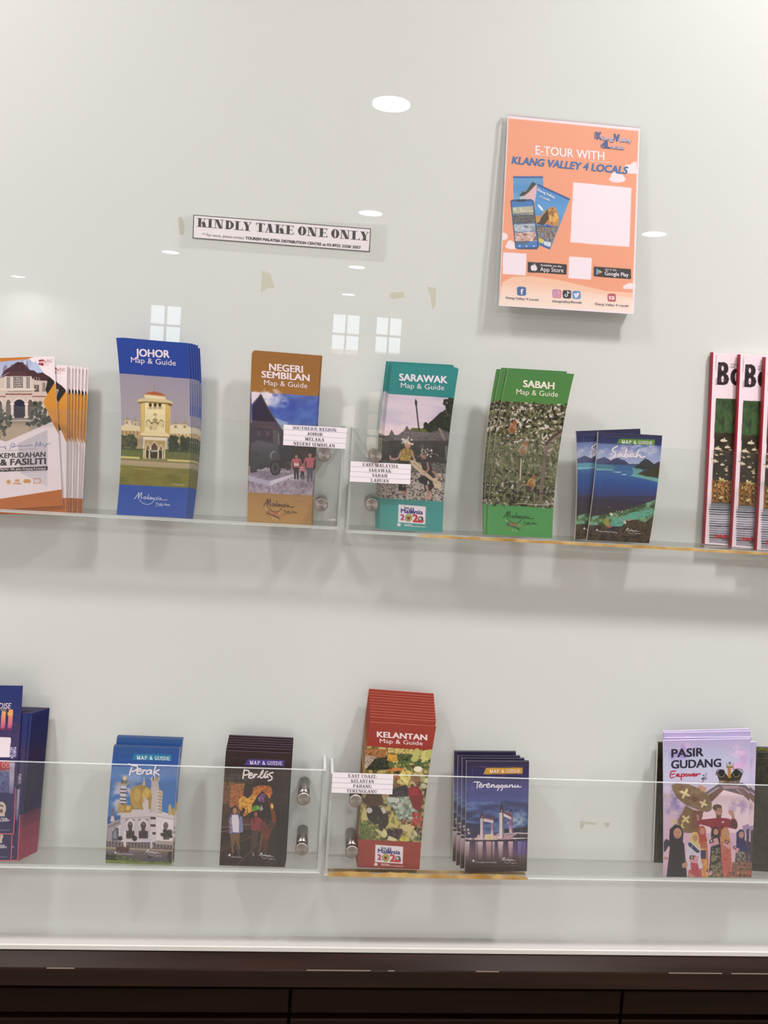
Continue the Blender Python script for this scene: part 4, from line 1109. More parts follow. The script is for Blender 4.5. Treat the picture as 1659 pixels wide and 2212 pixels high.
def d_night():
    a = Art(0, 1470, 5.268, (-520, 50), (258, 62), (160, 1752), (-560, 1752), bow=0)
    a.G(R4(-700, 0, 400, 1800), ['1c2a6e', '26306e', '2c2c62', '2e2a5c', '27265a', '2a2a62', '2c2a5e', '2a2858'])
    a.G([(-700, 60), (258, 60), (240, 420), (-700, 420)], ['1a2c70', '242e6c']); a.N([(-700, 500), (230, 500), (190, 900), (-700, 900)], ['2c2a60', '46345e', '3a3268'], 60, 3)
    a.T("PARADISE", -190, 332, 118, 336, 66, 'e8d8ea', bold=.01, shear=.2)
    a.G(R4(-160, 370, -110, 590), ['e8a860', 'd8788c', 'b0507c'])
    for x in (4, 84): a.G([(x + 14, 372 - (x > 50) * 24), (x + 62, 372 - (x > 50) * 24), (x + 46, 592), (x - 2, 592)], ['f0b060', 'e8906c', 'd4708c', 'b0507c'])
    a.P([(84, 380), (146, 380), (144, 420), (84, 420)], 'e8b060'); a.P([(4, 570), (56, 570), (46, 594), (0, 594)], '7c2c5c'); a.P([(74, 566), (134, 566), (128, 594), (80, 594)], '7c2c5c'); a.E(40, 352, 36, 20, '7a7a6c')
    a.P([(-300, 670), (108, 676), (122, 690), (104, 905), (-300, 900)], 'f2e6ee')
    for k in range(5): a.L([(110, 800 + k * 24), (180, 790 + k * 22)], 8, 'b8b4d0'); a.D(110, 790, 176, 920, 9, (5, 9), ['d8d0e0', '7c78a8'], k)
    a.P([(-300, 940), (128, 948), (116, 1052), (-300, 1066)], 'c04450'); a.T('RM100', -160, 1026, 112, 1026, 66, 'e8a0a8', bold=.0)
    a.G([(-30, 1060), (160, 1040), (150, 1320), (-30, 1320)], ['a8a8c8', '7880b0', '42447c', '2a2a60']); a.G([(110, 960), (166, 960), (146, 1310), (100, 1310)], ['b8b0cc', 'c0b4cc', '7a70a0']); a.N([(-200, 1060), (100, 1060), (100, 1300), (-200, 1300)], ['34386e', '8c94c0', '2a2c60'], 30, 5, .7, sx=.3)
    a.E(14, 1470, 52, 72, 'e0cdc0'); a.L([(-16, 1430), (34, 1450)], 14, '3a3040'); a.E(12, 1500, 22, 22, '7c5c58'); a.P([(-20, 1530), (50, 1520), (54, 1556), (-20, 1556)], 'e0cdc0')
    a.T('HIS TOUR,', -40, 1590, 90, 1592, 18, 'e0d4e4', bold=.05); a.T('MINE JERRY', -60, 1612, 112, 1612, 18, 'e0d4e4', bold=.05); a.T('www.nightcruise.my', -80, 1712, 112, 1710, 14, 'a8a4d0')
    a.P([(-700, 1738), (170, 1738), (170, 1790), (-700, 1790)], 'cc5c74'); a.P([(166, 1250), (178, 1250), (165, 1760), (146, 1760)], 'cc5c74')
    return a


def d_perak():
    a = Art(220, 1580, 7.372, (190, 228), (1243, 262), (1112, 2128), (58, 2098), bow=-18)
    a.P(R4(0, 0, 1400, 2300), '2c5498'); a.G(R4(0, 200, 1400, 700), ['2a5590', '255094', '2c58a4', '5472a8']); a.G([(0, 560), (1400, 560), (1400, 1350), (0, 1350)], ['5078b0', '4a7cc0', '3c78c0', '3c7cc4'])
    a.K(220, 1050, 360, 380, 'd0c6d8', 4, .95, 110); a.K(480, 740, 300, 160, '8ca0cc', 5, .8, 80); a.N([(900, 560), (1300, 560), (1300, 720), (900, 720)], ['4a70ac', '8090b8'], 60, 6, .6, sx=3)
    W1, W2, DK, GO = 'e2d6dc', 'c0b2b4', '44363a', 'c09a4c'
    # buildings
    a.P([(90, 1480), (300, 1400), (330, 1300), (780, 1230), (1160, 1330), (1140, 1760), (80, 1760)], W1); a.P([(300, 1330), (780, 1240), (780, 1740), (290, 1720)], 'cfc3cc'); a.P([(860, 1310), (1160, 1350), (1145, 1740), (860, 1740)], 'ecdfe4')
    a.P([(85, 1500), (180, 1420), (300, 1400), (300, 1480), (180, 1560), (160, 1740), (80, 1740)], 'a89ea4'); a.P([(100, 1500), (290, 1420), (296, 1460), (100, 1540)], '8a8084')
    a.P([(160, 1740), (166, 1600), (220, 1530), (270, 1530), (270, 1740)], '5a5c68'); a.P([(180, 1700), (190, 1610), (230, 1560), (240, 1700)], '8a90a4')
    a.P([(310, 1300), (500, 1240), (760, 1236), (860, 1280), (1150, 1330), (1150, 1385), (860, 1340), (310, 1380)], 'd8ccd2'); a.L([(310, 1380), (860, 1350), (1150, 1400)], 8, '9c9094', curve=False)
    for k in range(26): x = 880 + k * 11; a.B(x, 1290 + k * 2, x + 5, 1330 + k * 2, 'efe4e8')
    for cx, w in ((452, 62), (660, 70)):
        a.B(cx - w * 1.15, 1390, cx + w * 1.15, 1420, '8c8084'); a.E(cx, 1470, w, 80, 'e8dce0'); a.E(cx, 1490, w * .66, 60, DK); a.P([(cx - w * .34, 1520), (cx + w * .34, 1520), (cx + w * .5, 1600), (cx - w * .5, 1600)], DK); a.B(cx - w * 1.05, 1580, cx + w * 1.05, 1700, '3c3036'); a.E(cx, 1465, w * .5, 30, '6a6068')
    a.E(1015, 1490, 60, 90, 'f2e6ea'); a.E(1015, 1500, 40, 60, '6c6468'); a.B(975, 1560, 1070, 1720, '5a5048'); a.D(950, 1570, 1100, 1680, 20, (14, 30), ['3a3a30', '54523c', '2c2c26'], 3)
    # central pier with dark bands
    a.P([(790, 1200), (860, 1200), (866, 1750), (780, 1750)], 'ded0d6')
    for y in (1265, 1378, 1495, 1618): a.P([(775, y - 22), (850, y - 20), (860, y), (850, y + 22), (770, y + 18)], '4a3c44')
    a.P([(780, 900), (900, 900), (950, 1000), (950, 1300), (780, 1280)], 'd6cac6'); a.P([(900, 900), (970, 960), (950, 1290), (910, 1290)], 'bfae9c')
    for y in range(920, 1290, 26): a.L([(880, y), (945, y + 14)], 8, '8c7c68' if (y // 26) % 2 else 'e8dcd4', curve=False); a.L([(790, y), (860, y)], 4, 'b0a098', curve=False)
    a.P([(790, 800), (895, 800), (910, 900), (780, 900)], 'cfc4c4'); a.P([(760, 740), (930, 720), (910, 800), (790, 800)], 'b8a88e'); a.P([(800, 730), (888, 720), (884, 776), (806, 780)], '4a4440'); a.B(830, 690, 850, 780, 'd8cfc4')
    for x in (800, 870): a.B(x - 6, 720, x + 6, 790, 'd8ccbc')
    a.P([(900, 960), (975, 970), (960, 1010), (905, 1000)], 'c8b088')
    # left minaret
    a.P([(306, 860), (392, 860), (384, 1150), (286, 1150)], 'e4d8e0')
    for y in (905, 960, 1030, 1085, 1135): a.P([(296, y), (392, y + 8), (390, y + 34), (290, y + 24)], '5a5464')
    a.P([(272, 805), (450, 815), (400, 862), (310, 858)], 'b4a690'); a.P([(318, 770), (392, 770), (396, 830), (312, 826)], '5c5048'); a.B(344, 780, 352, 850, 'c8bca8'); a.B(368, 780, 376, 850, 'c8bca8'); a.E(368, 746, 38, 40, 'c4ac84'); a.E(368, 746, 20, 34, 'dcc8a0')
    # domes
    def dome(cx, cy, rx, ry):
        a.E(cx, cy, rx, ry, GO); a.E(cx + rx * .1, cy, rx * .82, ry * .94, 'b08a40'); a.E(cx - rx * .35, cy - ry * .1, rx * .3, ry * .6, 'c8a45c', .1); a.E(cx + rx * .45, cy - ry * .3, rx * .3, ry * .5, 'e0bc5c', .3)
    dome(620, 1040, 176, 190); a.P([(440, 1000), (470, 1240), (770, 1240), (800, 980), (700, 1230), (520, 1230)], 'a07c38'); a.N([(440, 900), (790, 900), (790, 1230), (470, 1230)], ['9c7834', 'c8a04c', 'd8b45c'], 60, 9, .35)
    a.P([(640, 860), (664, 780), (674, 690), (680, 780), (696, 858)], 'd8c098'); dome(366, 1240, 116, 80); a.P([(240, 1310), (300, 1290), (430, 1290), (500, 1300), (500, 1330), (240, 1330)], 'd8ccc8'); a.P([(250, 1190), (270, 1110), (300, 1150), (270, 1210)], 'c8a868')
    a.P([(640, 1160), (690, 1060), (740, 1100), (745, 1250), (660, 1240)], 'd8ccca'); a.P([(656, 1040), (700, 1050), (690, 1130), (664, 1130)], 'c8bcae'); a.P([(1055, 1330), (1060, 1180), (1085, 1150), (1104, 1190), (1106, 1330)], 'c8b48a'); a.E(1135, 1280, 30, 60, 'c8a040')
    a.P([(140, 1420), (150, 1260), (176, 1190), (200, 1270), (210, 1400)], '6a6c80'); a.P([(135, 1430), (160, 1340), (200, 1360), (200, 1430)], 'd8d0dc')
    # fence, road, lawn
    a.P([(75, 1740), (1140, 1790), (1130, 1880), (70, 1830)], '5c5054')
    for k in range(62): x = 80 + k * 17; a.L([(x, 1744 + k * .7), (x, 1826 + k * .7)], 6, 'b0a4a4' if k % 3 else '3a3034', curve=False)
    a.B(850, 1730, 1140, 1790, 'b0a29c', dy=20); a.E(296, 1700, 36, 38, '2c2a24'); a.E(522, 1700, 40, 44, '2c2a24'); a.E(1070, 1640, 40, 40, '322e26')
    a.B(345, 1620, 388, 1870, 'e0d4da'); a.E(368, 1610, 24, 24, 'e8dce0'); a.B(770, 1640, 802, 1860, 'd8ccd4'); a.E(785, 1620, 20, 22, 'e8dce0')
    a.G([(65, 1830), (1130, 1880), (1120, 2100), (60, 2060)], ['a09484', '6c6064', '5c545c', '4c4850']); a.L([(68, 1848), (1128, 1896)], 10, 'c8b08c', curve=False); a.D(250, 1850, 420, 1900, 22, (12, 26), ['5a3c34', '48342c'], 2, 1.6)
    a.N([(60, 1980), (240, 1950), (700, 2070), (1120, 2060), (1120, 2140), (50, 2110)], ['3c4430', '5c663c', '7c8450'], 40, 3); a.D(70, 1960, 230, 2060, 24, (14, 30), ['3a3a2c', '2c2e22', '4c4a36'], 5); a.N([(50, 2040), (700, 2080), (1120, 2090), (1120, 2140), (50, 2110)], ['6c7c40', '8c9654'], 30, 8, sx=3); a.E(756, 1996, 36, 28, '3a2e34'); a.E(1090, 1990, 50, 90, '3c3034')
    frame_lines(a, [(285, 345), (1112, 375), (1100, 470), (270, 450)], '6c94bc', 4, .5)
    a.P([(520, 362), (1106, 378), (1100, 466), (480, 452)], '1f7fa4'); mapguide(a, 556, 440, 1082, 460, 56, 'e8ecf4')
    g = 'f4e6ee'
    for p in ([(478, 570), (452, 640), (440, 690)], [(430, 516), (500, 540), (560, 552), (560, 600), (480, 640)], [(570, 640), (620, 620), (606, 588), (568, 620), (560, 668), (620, 672), (650, 630)], [(656, 610), (646, 672), (670, 620), (700, 614)], [(776, 610), (720, 626), (712, 676), (760, 664), (790, 612), (786, 678)], [(860, 540), (838, 620), (824, 690)], [(912, 606), (850, 646), (880, 670), (912, 690)]):
        a.S(p, 23, g)
    a.E(220, 1926, 16, 17, 'e8e0e8'); a.T('Masjid Ubudiah', 250, 1956, 500, 1964, 22, 'd0c8d0', bold=.01)
    logo_truly(a, lambda x, y: (696 + x * .58, 1868 + y * .66 + x * .03), 'dcd4dc', w=6, tw=14)
    return a


def d_perlis():
    a = Art(460, 1590, 7.372, (206, 234), (1247, 276), (1144, 2088), (102, 2058), bow=-4)
    a.P(R4(0, 0, 1400, 2300), '24161a'); a.G(R4(0, 200, 1400, 640), ['2c1818', '261416', '34221e'])
    a.N([(180, 600), (700, 600), (640, 760), (180, 760)], ['2c221e', '4c443c', '241a18'], 30, 2, sx=2, con=3)
    a.N([(160, 720), (520, 740), (470, 1000), (420, 1300), (140, 1400)], ['3c2a22', '6c4c34', '8c6040', '5a4030'], 60, 3, sx=.5, con=2.4); a.N([(140, 1080), (320, 1080), (300, 1450), (130, 1450)], ['3c2c24', '54402f'], 60, 5)
    a.N([(290, 760), (500, 760), (480, 960), (400, 1060), (420, 1160), (260, 1130)], ['7c4424', 'b0683c', 'c88450', '8a4c2c'], 34, 6, sx=.5, con=2.6)
    a.N([(410, 1010), (490, 950), (560, 990), (640, 900), (700, 960), (620, 1100), (640, 1180), (500, 1280), (420, 1150)], ['a8642c', 'd89438', 'f0bc50', 'e8a840'], 30, 7, con=2.4)
    a.N([(630, 880), (640, 820), (760, 780), (920, 800), (950, 900), (900, 1000), (860, 940), (780, 870), (700, 960), (640, 940)], ['a0501c', 'c8702c', 'e08c3c'], 30, 8, con=2.4)
    a.P([(490, 860), (560, 780), (650, 750), (640, 860), (600, 950), (560, 995), (500, 960)], '34201f'); a.P([(640, 1090), (740, 960), (790, 872), (850, 940), (880, 1060), (940, 1200), (980, 1360), (800, 1320), (720, 1260), (640, 1170)], '1f1418')
    a.P([(740, 960), (790, 905), (825, 960), (810, 1030), (720, 1040)], '8a5a90'); a.D(730, 920, 820, 1040, 20, (6, 14), ['b888b8', '7c4c84', '502c50'], 3, 1.6); a.P([(620, 1160), (680, 1100), (740, 1110), (760, 1160), (640, 1200)], '5a9a3c'); a.D(620, 1110, 760, 1190, 16, (8, 16), ['7cb850', '4c8434'], 4); a.P([(750, 1150), (770, 1090), (800, 1160), (760, 1195)], 'b8a0b8')
    a.P([(450, 1200), (480, 1140), (520, 1160), (500, 1230), (460, 1240)], '2c1814'); a.P([(860, 970), (900, 1060), (960, 1180), (1010, 1180), (1000, 1400), (940, 1360), (920, 1200)], '7c3820'); a.E(942, 1110, 26, 50, 'f0a040'); a.E(942, 1110, 12, 30, 'ffd880'); a.L([(950, 1095), (1080, 1085)], 5, 'a0602c')
    a.P([(900, 1000), (1000, 900), (1120, 920), (1180, 1100), (1140, 2060), (980, 2060), (1010, 1300), (960, 1100)], '2a1814'); a.P([(1020, 1200), (1180, 1150), (1140, 2080), (1000, 2080)], '1c1214')
    a.P([(130, 1460), (1000, 1380), (980, 2080), (100, 2060)], '2a1c1c'); a.N([(480, 1300), (780, 1300), (640, 1500), (480, 1480)], ['3a2420', '5a3426'], 40, 9)
    a.P([(800, 1400), (900, 1480), (960, 1400), (910, 1560), (880, 1640), (780, 1640), (760, 1480)], '7c3424'); a.P([(780, 1640), (880, 1640), (860, 1840), (800, 1840)], '5c2a20')
    for p, w, c in (([(130, 1460), (340, 1430), (600, 1400)], 14, '806858'), ([(130, 1525), (340, 1480)], 12, '907868'), ([(120, 1780), (400, 1640), (560, 1560)], 14, '5c4a40'), ([(112, 1835), (380, 1700), (640, 1580), (960, 1370)], 18, '5e4636'), ([(380, 2058), (600, 1830), (800, 1620), (990, 1400)], 18, '5c4034'), ([(820, 1310), (960, 1370)], 10, '6c4c34'), ([(610, 1560), (612, 2060)], 14, '4a3630'), ([(730, 1700), (710, 2060)], 12, '54402f'), ([(770, 1560), (760, 1760), (740, 1840)], 12, '9c6c48'), ([(350, 1740), (410, 1840), (420, 1900)], 22, '5c4c44')):
        a.L(p, w, c)
    # hikers
    a.P([(270, 1540), (430, 1540), (420, 1700), (440, 1800), (400, 1790), (360, 1640), (330, 1760), (340, 1860), (300, 1850), (290, 1700)], '7a5a40')
    a.P([(262, 1270), (300, 1240), (420, 1240), (468, 1290), (486, 1520), (440, 1540), (270, 1560), (256, 1400)], '4a5484'); a.P([(300, 1250), (400, 1250), (420, 1340), (418, 1536), (318, 1530), (306, 1380)], 'e8dce8')
    for k in range(4): a.L([(272 + k * 10, 1300), (268 + k * 12, 1540)], 5, 'c8ccdc'); a.L([(432 + k * 12, 1280), (436 + k * 13, 1530)], 5, 'c8ccdc')
    a.L([(264, 1380), (262, 1540)], 20, '9c4858'); a.E(352, 1160, 50, 52, '2a1c1a'); a.E(352, 1184, 34, 48, 'b8846c'); a.B(336, 1220, 368, 1256, 'b07c64'); a.E(300, 1870, 30, 16, '4c4034'); a.E(430, 1812, 20, 12, '4c4034')
    a.P([(610, 1320), (650, 1290), (740, 1290), (780, 1340), (750, 1500), (620, 1500), (600, 1400)], '8c3440'); a.P([(620, 1500), (740, 1500), (700, 1680), (680, 1800), (620, 1780)], '4a3a34'); a.E(686, 1230, 44, 50, '2a1a18'); a.E(682, 1245, 28, 40, '9c5c44'); a.L([(660, 1270), (650, 1390)], 18, '2c1c1c')
    a.P([(770, 1340), (830, 1350), (900, 1500), (880, 1560), (790, 1540)], '6c3028'); a.P([(610, 1700), (640, 1700), (640, 1880), (610, 1880)], '4c4038'); a.B(634, 1850, 658, 1910, '8a8078')
    frame_lines(a, [(310, 345), (1130, 380), (1100, 900), (1060, 1500), (1040, 1990), (230, 1960), (250, 1500), (300, 600)], '7c6c78', 4, .35)
    a.P([(560, 370), (1136, 388), (1130, 484), (500, 462)], '46388a'); mapguide(a, 586, 446, 1102, 462, 56, 'e8dcf0')
    g = 'f0e2e2'
    for p in ([(500, 530), (488, 600), (478, 674)], [(500, 540), (566, 550), (572, 600), (500, 620)], [(580, 636), (626, 612), (610, 584), (578, 620), (574, 660), (620, 664), (650, 630)], [(662, 600), (650, 660), (676, 616), (706, 606)], [(712, 655), (780, 600), (800, 540), (770, 580), (752, 650), (780, 662), (806, 640), (850, 560), (832, 610), (826, 660), (850, 650)], [(872, 600), (862, 650), (880, 655)], [(960, 578), (910, 590), (900, 620), (940, 650), (930, 690), (880, 708)]):
        a.S(p, 22, g)
    a.E(866, 566, 12, 12, g)
    a.E(266, 1892, 18, 20, 'e8e0e0'); a.T('Gua Kelam', 294, 1930, 460, 1936, 22, 'd0c8c8', bold=.01)
    logo_truly(a, lambda x, y: (734 + x * .58, 1846 + y * .64 + x * .03), 'd8d0d0', w=6, tw=14)
    return a


def d_kelantan():
    a = Art(760, 1490, 5.53, (218, 384), (1008, 438), (808, 2148), (66, 2120), bow=-28)
    a.P(R4(-50, 0, 1200, 2300), '9c3a2c'); a.G(R4(-50, 300, 1200, 740), ['9a382c', '962f22'])
    q = [(150, 690), (980, 744), (835, 1838), (76, 1800)]
    a.N(q, ['3a3020', '6a5c34', '8c8048', 'b0a060', 'c8b878'], 44, 3, con=2.6)
    a.N([(160, 720), (420, 730), (400, 830), (160, 830)], ['7c4a24', 'b07038', 'c89058', '5c3418'], 14, 4, con=3); a.N([(150, 800), (290, 820), (280, 900), (150, 960)], ['5c4438', 'c8b4a4', 'e0d0c0', '8a6c58'], 10, 5, con=3)
    a.N([(280, 840), (440, 820), (460, 980), (160, 985)], ['1c1c14', '2c3020', '3a4428'], 20, 6); a.N([(430, 780), (540, 800), (530, 880), (420, 870)], ['c08830', 'e0b048', 'a86c28'], 12, 7, con=3); a.N([(430, 710), (740, 730), (700, 780), (430, 770)], ['8c7c40', 'c8b068', 'd8c480'], 14, 8, con=3)
    a.P([(540, 790), (740, 790), (800, 860), (700, 900), (560, 880)], '3c4824'); a.D(550, 790, 740, 900, 50, (5, 12), ['4c5c2c', '2c3418', '60703c'], 8, 2.6, .5)
    a.P([(700, 850), (740, 840), (830, 940), (760, 940)], '4c5c38'); a.D(740, 760, 940, 880, 8, (30, 50), ['b8b468', 'c8c47c', 'a8a45c'], 9, 1.3); a.D(780, 860, 930, 960, 30, (8, 18), ['3a4a24', '54643c'], 10)
    def balls(x0, y0, x1, y1, n, r, cs, s):
        rs = random.Random(s)
        for i in range(n):
            x, y = rs.uniform(x0, x1), rs.uniform(y0, y1); a.E(x, y, r, r, cs[0]); a.E(x - r * .2, y - r * .2, r * .6, r * .6, cs[1])
    balls(440, 890, 700, 990, 70, 11, ('3c4c1c', '6c8438'), 11); balls(90, 1590, 330, 1720, 70, 15, ('46521f', '869a48'), 12); balls(90, 1720, 400, 1810, 60, 13, ('46521f', '7c9044'), 13)
    a.D(440, 960, 620, 1000, 10, (8, 14), ['c87838', 'd08a44'], 14, 3, .1)
    for k in range(7): a.L([(500 + k * 6, 1020 + k * 26), (590, 1090 + k * 14)], 14, ['a0502c', 'c87040', '8c3c20'][k % 3])
    a.D(560, 1010, 720, 1160, 40, (12, 24), ['d8c468', 'c0a850', 'e8d888'], 15); a.E(786, 972, 52, 36, 'e8dcc4'); a.N([(700, 1040), (820, 1040), (800, 1160), (700, 1140)], ['5c3c28', 'a07850', '8a5c38'], 12, 16, con=3); a.D(830, 1090, 890, 1180, 10, (16, 30), ['d8d4a8', '8c9450'], 17)
    a.P([(440, 1230), (640, 1160), (700, 1240), (640, 1310), (440, 1300)], '24222c'); frame_lines(a, [(530, 1250), (600, 1240), (610, 1300), (540, 1305)], '6c6c78', 6, .8); a.E(260, 1340, 110, 90, '4a2c20'); a.N([(180, 1260), (340, 1260), (380, 1400), (180, 1430)], ['3a2018', '6c4430', '54321f'], 10, 18, con=3)
    a.P([(340, 1260), (400, 1270), (470, 1340), (440, 1360)], 'c89868'); a.P([(400, 1290), (500, 1330), (640, 1300), (700, 1400), (800, 1500), (780, 1570), (640, 1600), (560, 1560), (500, 1440), (420, 1380)], '8ea08c'); a.N([(440, 1310), (680, 1300), (780, 1560), (560, 1580)], ['6c8070', 'a8b8a4', 'd4d4cc'], 36, 19, con=2.4); a.D(500, 1310, 660, 1420, 12, (7, 12), ['b86c64', 'd8dcd0'], 20); a.P([(410, 1310), (560, 1320), (560, 1370), (440, 1370)], 'd8dcd4')
    a.P([(680, 1190), (780, 1175), (830, 1240), (850, 1360), (800, 1470), (730, 1440), (690, 1340), (660, 1240)], '84161f'); a.P([(680, 1190), (780, 1175), (800, 1280), (690, 1300)], 'a8202c'); a.P([(700, 1120), (720, 1115), (770, 1170), (750, 1180)], 'd8b8a4')
    a.P([(110, 1580), (150, 1400), (180, 1480), (190, 1580)], 'd4c480'); a.E(290, 1520, 120, 100, '1e1614', .6); a.E(210, 1466, 34, 34, 'd8d0cc'); a.P([(340, 1440), (380, 1420), (420, 1520), (400, 1560)], 'd8d4c0'); a.E(380, 1600, 50, 110, '2a1e1a', .3); a.D(240, 1500, 380, 1620, 20, (6, 14), ['3a2c28', '140e0e', '5c5048'], 21)
    a.P([(430, 1640), (480, 1480), (560, 1620), (540, 1680)], 'cfc070'); a.P([(460, 1600), (500, 1520), (520, 1640)], '8c8c3c'); a.P([(580, 1650), (700, 1620), (750, 1660), (700, 1720), (600, 1700)], 'd8c48c'); a.D(720, 1500, 830, 1640, 20, (14, 26), ['a03430', 'c05048', '7c2420'], 22); a.D(590, 1560, 720, 1640, 20, (8, 16), ['8c5c38', 'b04c38', '4c3020'], 23)
    a.P([(270, 1690), (300, 1680), (400, 1740), (360, 1770)], 'd4c490'); a.P([(350, 1770), (380, 1670), (400, 1700), (480, 1720), (400, 1780)], 'e0d49c'); a.D(430, 1700, 590, 1790, 26, (14, 24), ['2a1c24', '4a3038', '1c1418'], 24, 1.5); a.P([(420, 1810), (440, 1760), (540, 1800), (520, 1828)], 'e0d8a8'); a.D(590, 1730, 670, 1810, 6, (22, 32), ['d4c860', 'b8b050'], 25); balls(690, 1740, 820, 1820, 30, 10, ('5c6838', '98a468'), 26); a.D(750, 1680, 850, 1740, 12, (10, 16), ['4a3030', '8c5c50'], 27); a.D(670, 1690, 760, 1800, 10, (6, 10), ['d8d0a0'], 28, 4, .8)
    a.P([(60, 1800), (850, 1838), (840, 2300), (40, 2300)], '9e3a2e')
    for t, xa, ya, xb, yb, h, b in (('KELANTAN', 298, 572, 900, 612, 68, .035), ('Map & Guide', 332, 644, 846, 676, 50, .006)):
        a.T(t, xa, ya, xb, yb, h, 'f0dcdc', bold=b)
    stamp(a, 280, 1860, 336, 200, 24)
    return a


def d_tereng():
    a = Art(970, 1620, 7.9, (298, 190), (1366, 196), (1326, 2072), (266, 2086), bow=4)
    a.G(R4(200, 150, 1450, 1450), ['2a2040', '2c2656', '404080', '5058a0', '5264ac', '4a6098', '3c4c80'])
    a.N([(200, 900), (1400, 850), (1400, 1450), (200, 1450)], ['2c3054', '44548c', '6c8cb8', '3a4474'], 150, 3, .75, sx=2.6, con=2.4); a.K(1180, 1220, 300, 130, 'a4bccc', 4, .9, 60); a.K(1280, 1090, 180, 80, '88a4c8', 6, .7, 50); a.G([(200, 1240), (560, 1260), (560, 1500), (200, 1500)], ['2c3058', '3c3858'])
    a.P([(900, 1350), (1400, 1310), (1400, 1460), (900, 1430)], '26283c')
    for x, y in ((330, 1362), (342, 1420), (236, 1326), (240, 1380)): a.E(x, y, 18, 18, 'd8c8c0'); a.E(x, y, 28, 28, 'd8c8c0', al=.3)
    a.P([(280, 1520), (500, 1490), (560, 1440), (760, 1450), (1000, 1440), (1400, 1410), (1400, 1440), (1100, 1460), (1100, 1530), (800, 1540), (280, 1560)], 'c09aa4'); a.N([(280, 1510), (860, 1470), (860, 1530), (280, 1560)], ['8c6c7c', 'e0c4c8', 'f4dcd4'], 20, 5, con=3); a.P([(620, 1440), (760, 1430), (770, 1530), (610, 1530)], 'e8d0a8'); a.P([(470, 1500), (500, 1440), (520, 1440), (540, 1520)], 'e0c0b8')
    a.P([(1090, 1470), (1180, 1430), (1400, 1440), (1400, 1500), (1100, 1500)], '34303c'); a.L([(820, 1440), (1100, 1420), (1400, 1420)], 16, 'd8ccd4')
    def tower(x, w, yt, yb, yp, c, c2):
        a.G([(x - w, yt), (x + w * .5, yt), (x + w * .5, yb), (x - w, yb)], [c, c, 'f0dce0']); a.G([(x + w * .3, yt), (x + w, yt + 10), (x + w, yb), (x + w * .3, yb)], ['6c5058', c2]); a.P([(x - w * .8, yt), (x - w * .9, yt - 50), (x, yp), (x + w * .9, yt - 50), (x + w * .8, yt)], '3c2838'); a.E(x, yt - 30, w * .3, 22, 'c89480')
    tower(568, 32, 1170, 1520, 1040, 'd8ccdc', 'a08090'); tower(740, 22, 1200, 1450, 1110, 'a888b0', 'b88ca8'); tower(898, 38, 1070, 1510, 880, 'e0d4dc', 'a07c80'); tower(1056, 30, 1110, 1410, 990, '9a5a98', 'b070a0')
    a.P([(590, 1170), (760, 1200), (756, 1250), (590, 1220)], 'e4d4dc'); a.P([(590, 1150), (740, 1170), (740, 1200), (590, 1170)], '8a5060'); a.P([(930, 1080), (1060, 1150), (1060, 1190), (930, 1130)], 'e8dce4'); a.P([(930, 1040), (1060, 1110), (1060, 1150), (930, 1080)], '7c4454')
    a.P([(200, 1545), (1340, 1520), (1340, 2100), (200, 2110)], '3e2c44'); a.G([(200, 1545), (1340, 1520), (1340, 2100), (200, 2110)], ['3a2c48', '584058', '6c5060', '544048', '40302f', '382a24']); a.P([(270, 1530), (800, 1545), (1100, 1520), (1340, 1505), (1340, 1530), (800, 1562), (270, 1556)], '241c2c')
    for x, w, c in ((310, 46, 'ecd4d8'), (470, 16, 'a890a8'), (535, 44, 'e8d0d0'), (680, 46, 'e8b8b8'), (760, 20, 'd8c8d0'), (880, 44, 'f0dcdc'), (1050, 40, 'e8c4d0'), (1200, 30, 'b8a4cc'), (1270, 30, '8a7ac0')):
        for k in range(8):
            t = k / 7; a.P([(x - w * (1 - t * .3), 1560 + 40 * k), (x + w * (1 - t * .3), 1560 + 40 * k), (x + w * (1 - t * .4), 1602 + 40 * k), (x - w * (1 - t * .4), 1602 + 40 * k)], c, .85 - t * .75)
    a.P([(1100, 1560), (1340, 1530), (1330, 1780), (1100, 1800)], '5040a0', .35); a.N([(250, 1960), (1330, 1940), (1330, 2100), (250, 2110)], ['2c2020', '44322c', '382824'], 60, 7)
    for xa in (398, 1250): pass
    frame_lines(a, [(400, 292), (1252, 288), (1250, 800), (1228, 1500), (1215, 1965), (365, 1976), (400, 1200)], '9a8c90', 5, .55)
    a.P([(640, 310), (1252, 306), (1250, 404), (588, 416)], 'c8942c'); a.L([(640, 296), (590, 420), (1250, 412)], 5, 'a87c3c', curve=False); mapguide(a, 692, 388, 1216, 386, 56, 'f0dcd8')
    g = 'f2eaf4'
    for p in ([(424, 548), (480, 544), (532, 550)], [(490, 550), (482, 600), (476, 650)], [(520, 610), (556, 598), (546, 570), (520, 600), (520, 634), (556, 634), (580, 610)], [(590, 590), (578, 634), (600, 600), (634, 588)], [(646, 610), (690, 596), (676, 568), (646, 600), (646, 634), (690, 634), (720, 612)], [(730, 590), (720, 636), (746, 600), (772, 596), (766, 634), (800, 624)], [(850, 600), (812, 608), (808, 636), (844, 626), (856, 600), (848, 650), (826, 692)], [(918, 600), (880, 606), (874, 636), (908, 628), (922, 600), (914, 650), (886, 694)], [(990, 600), (950, 606), (944, 634), (976, 630), (994, 600), (992, 634), (1020, 628)], [(1036, 596), (1028, 634), (1056, 600), (1084, 600), (1080, 634), (1110, 624)], [(1130, 596), (1122, 628), (1150, 632), (1180, 598), (1176, 630), (1228, 628)]):
        a.S(p, 17, g)
    a.E(420, 1890, 17, 20, 'ecE4ec'.lower()); a.T('Terengganu drawbridge', 452, 1922, 812, 1924, 20, 'd0c4c8', bold=.01)
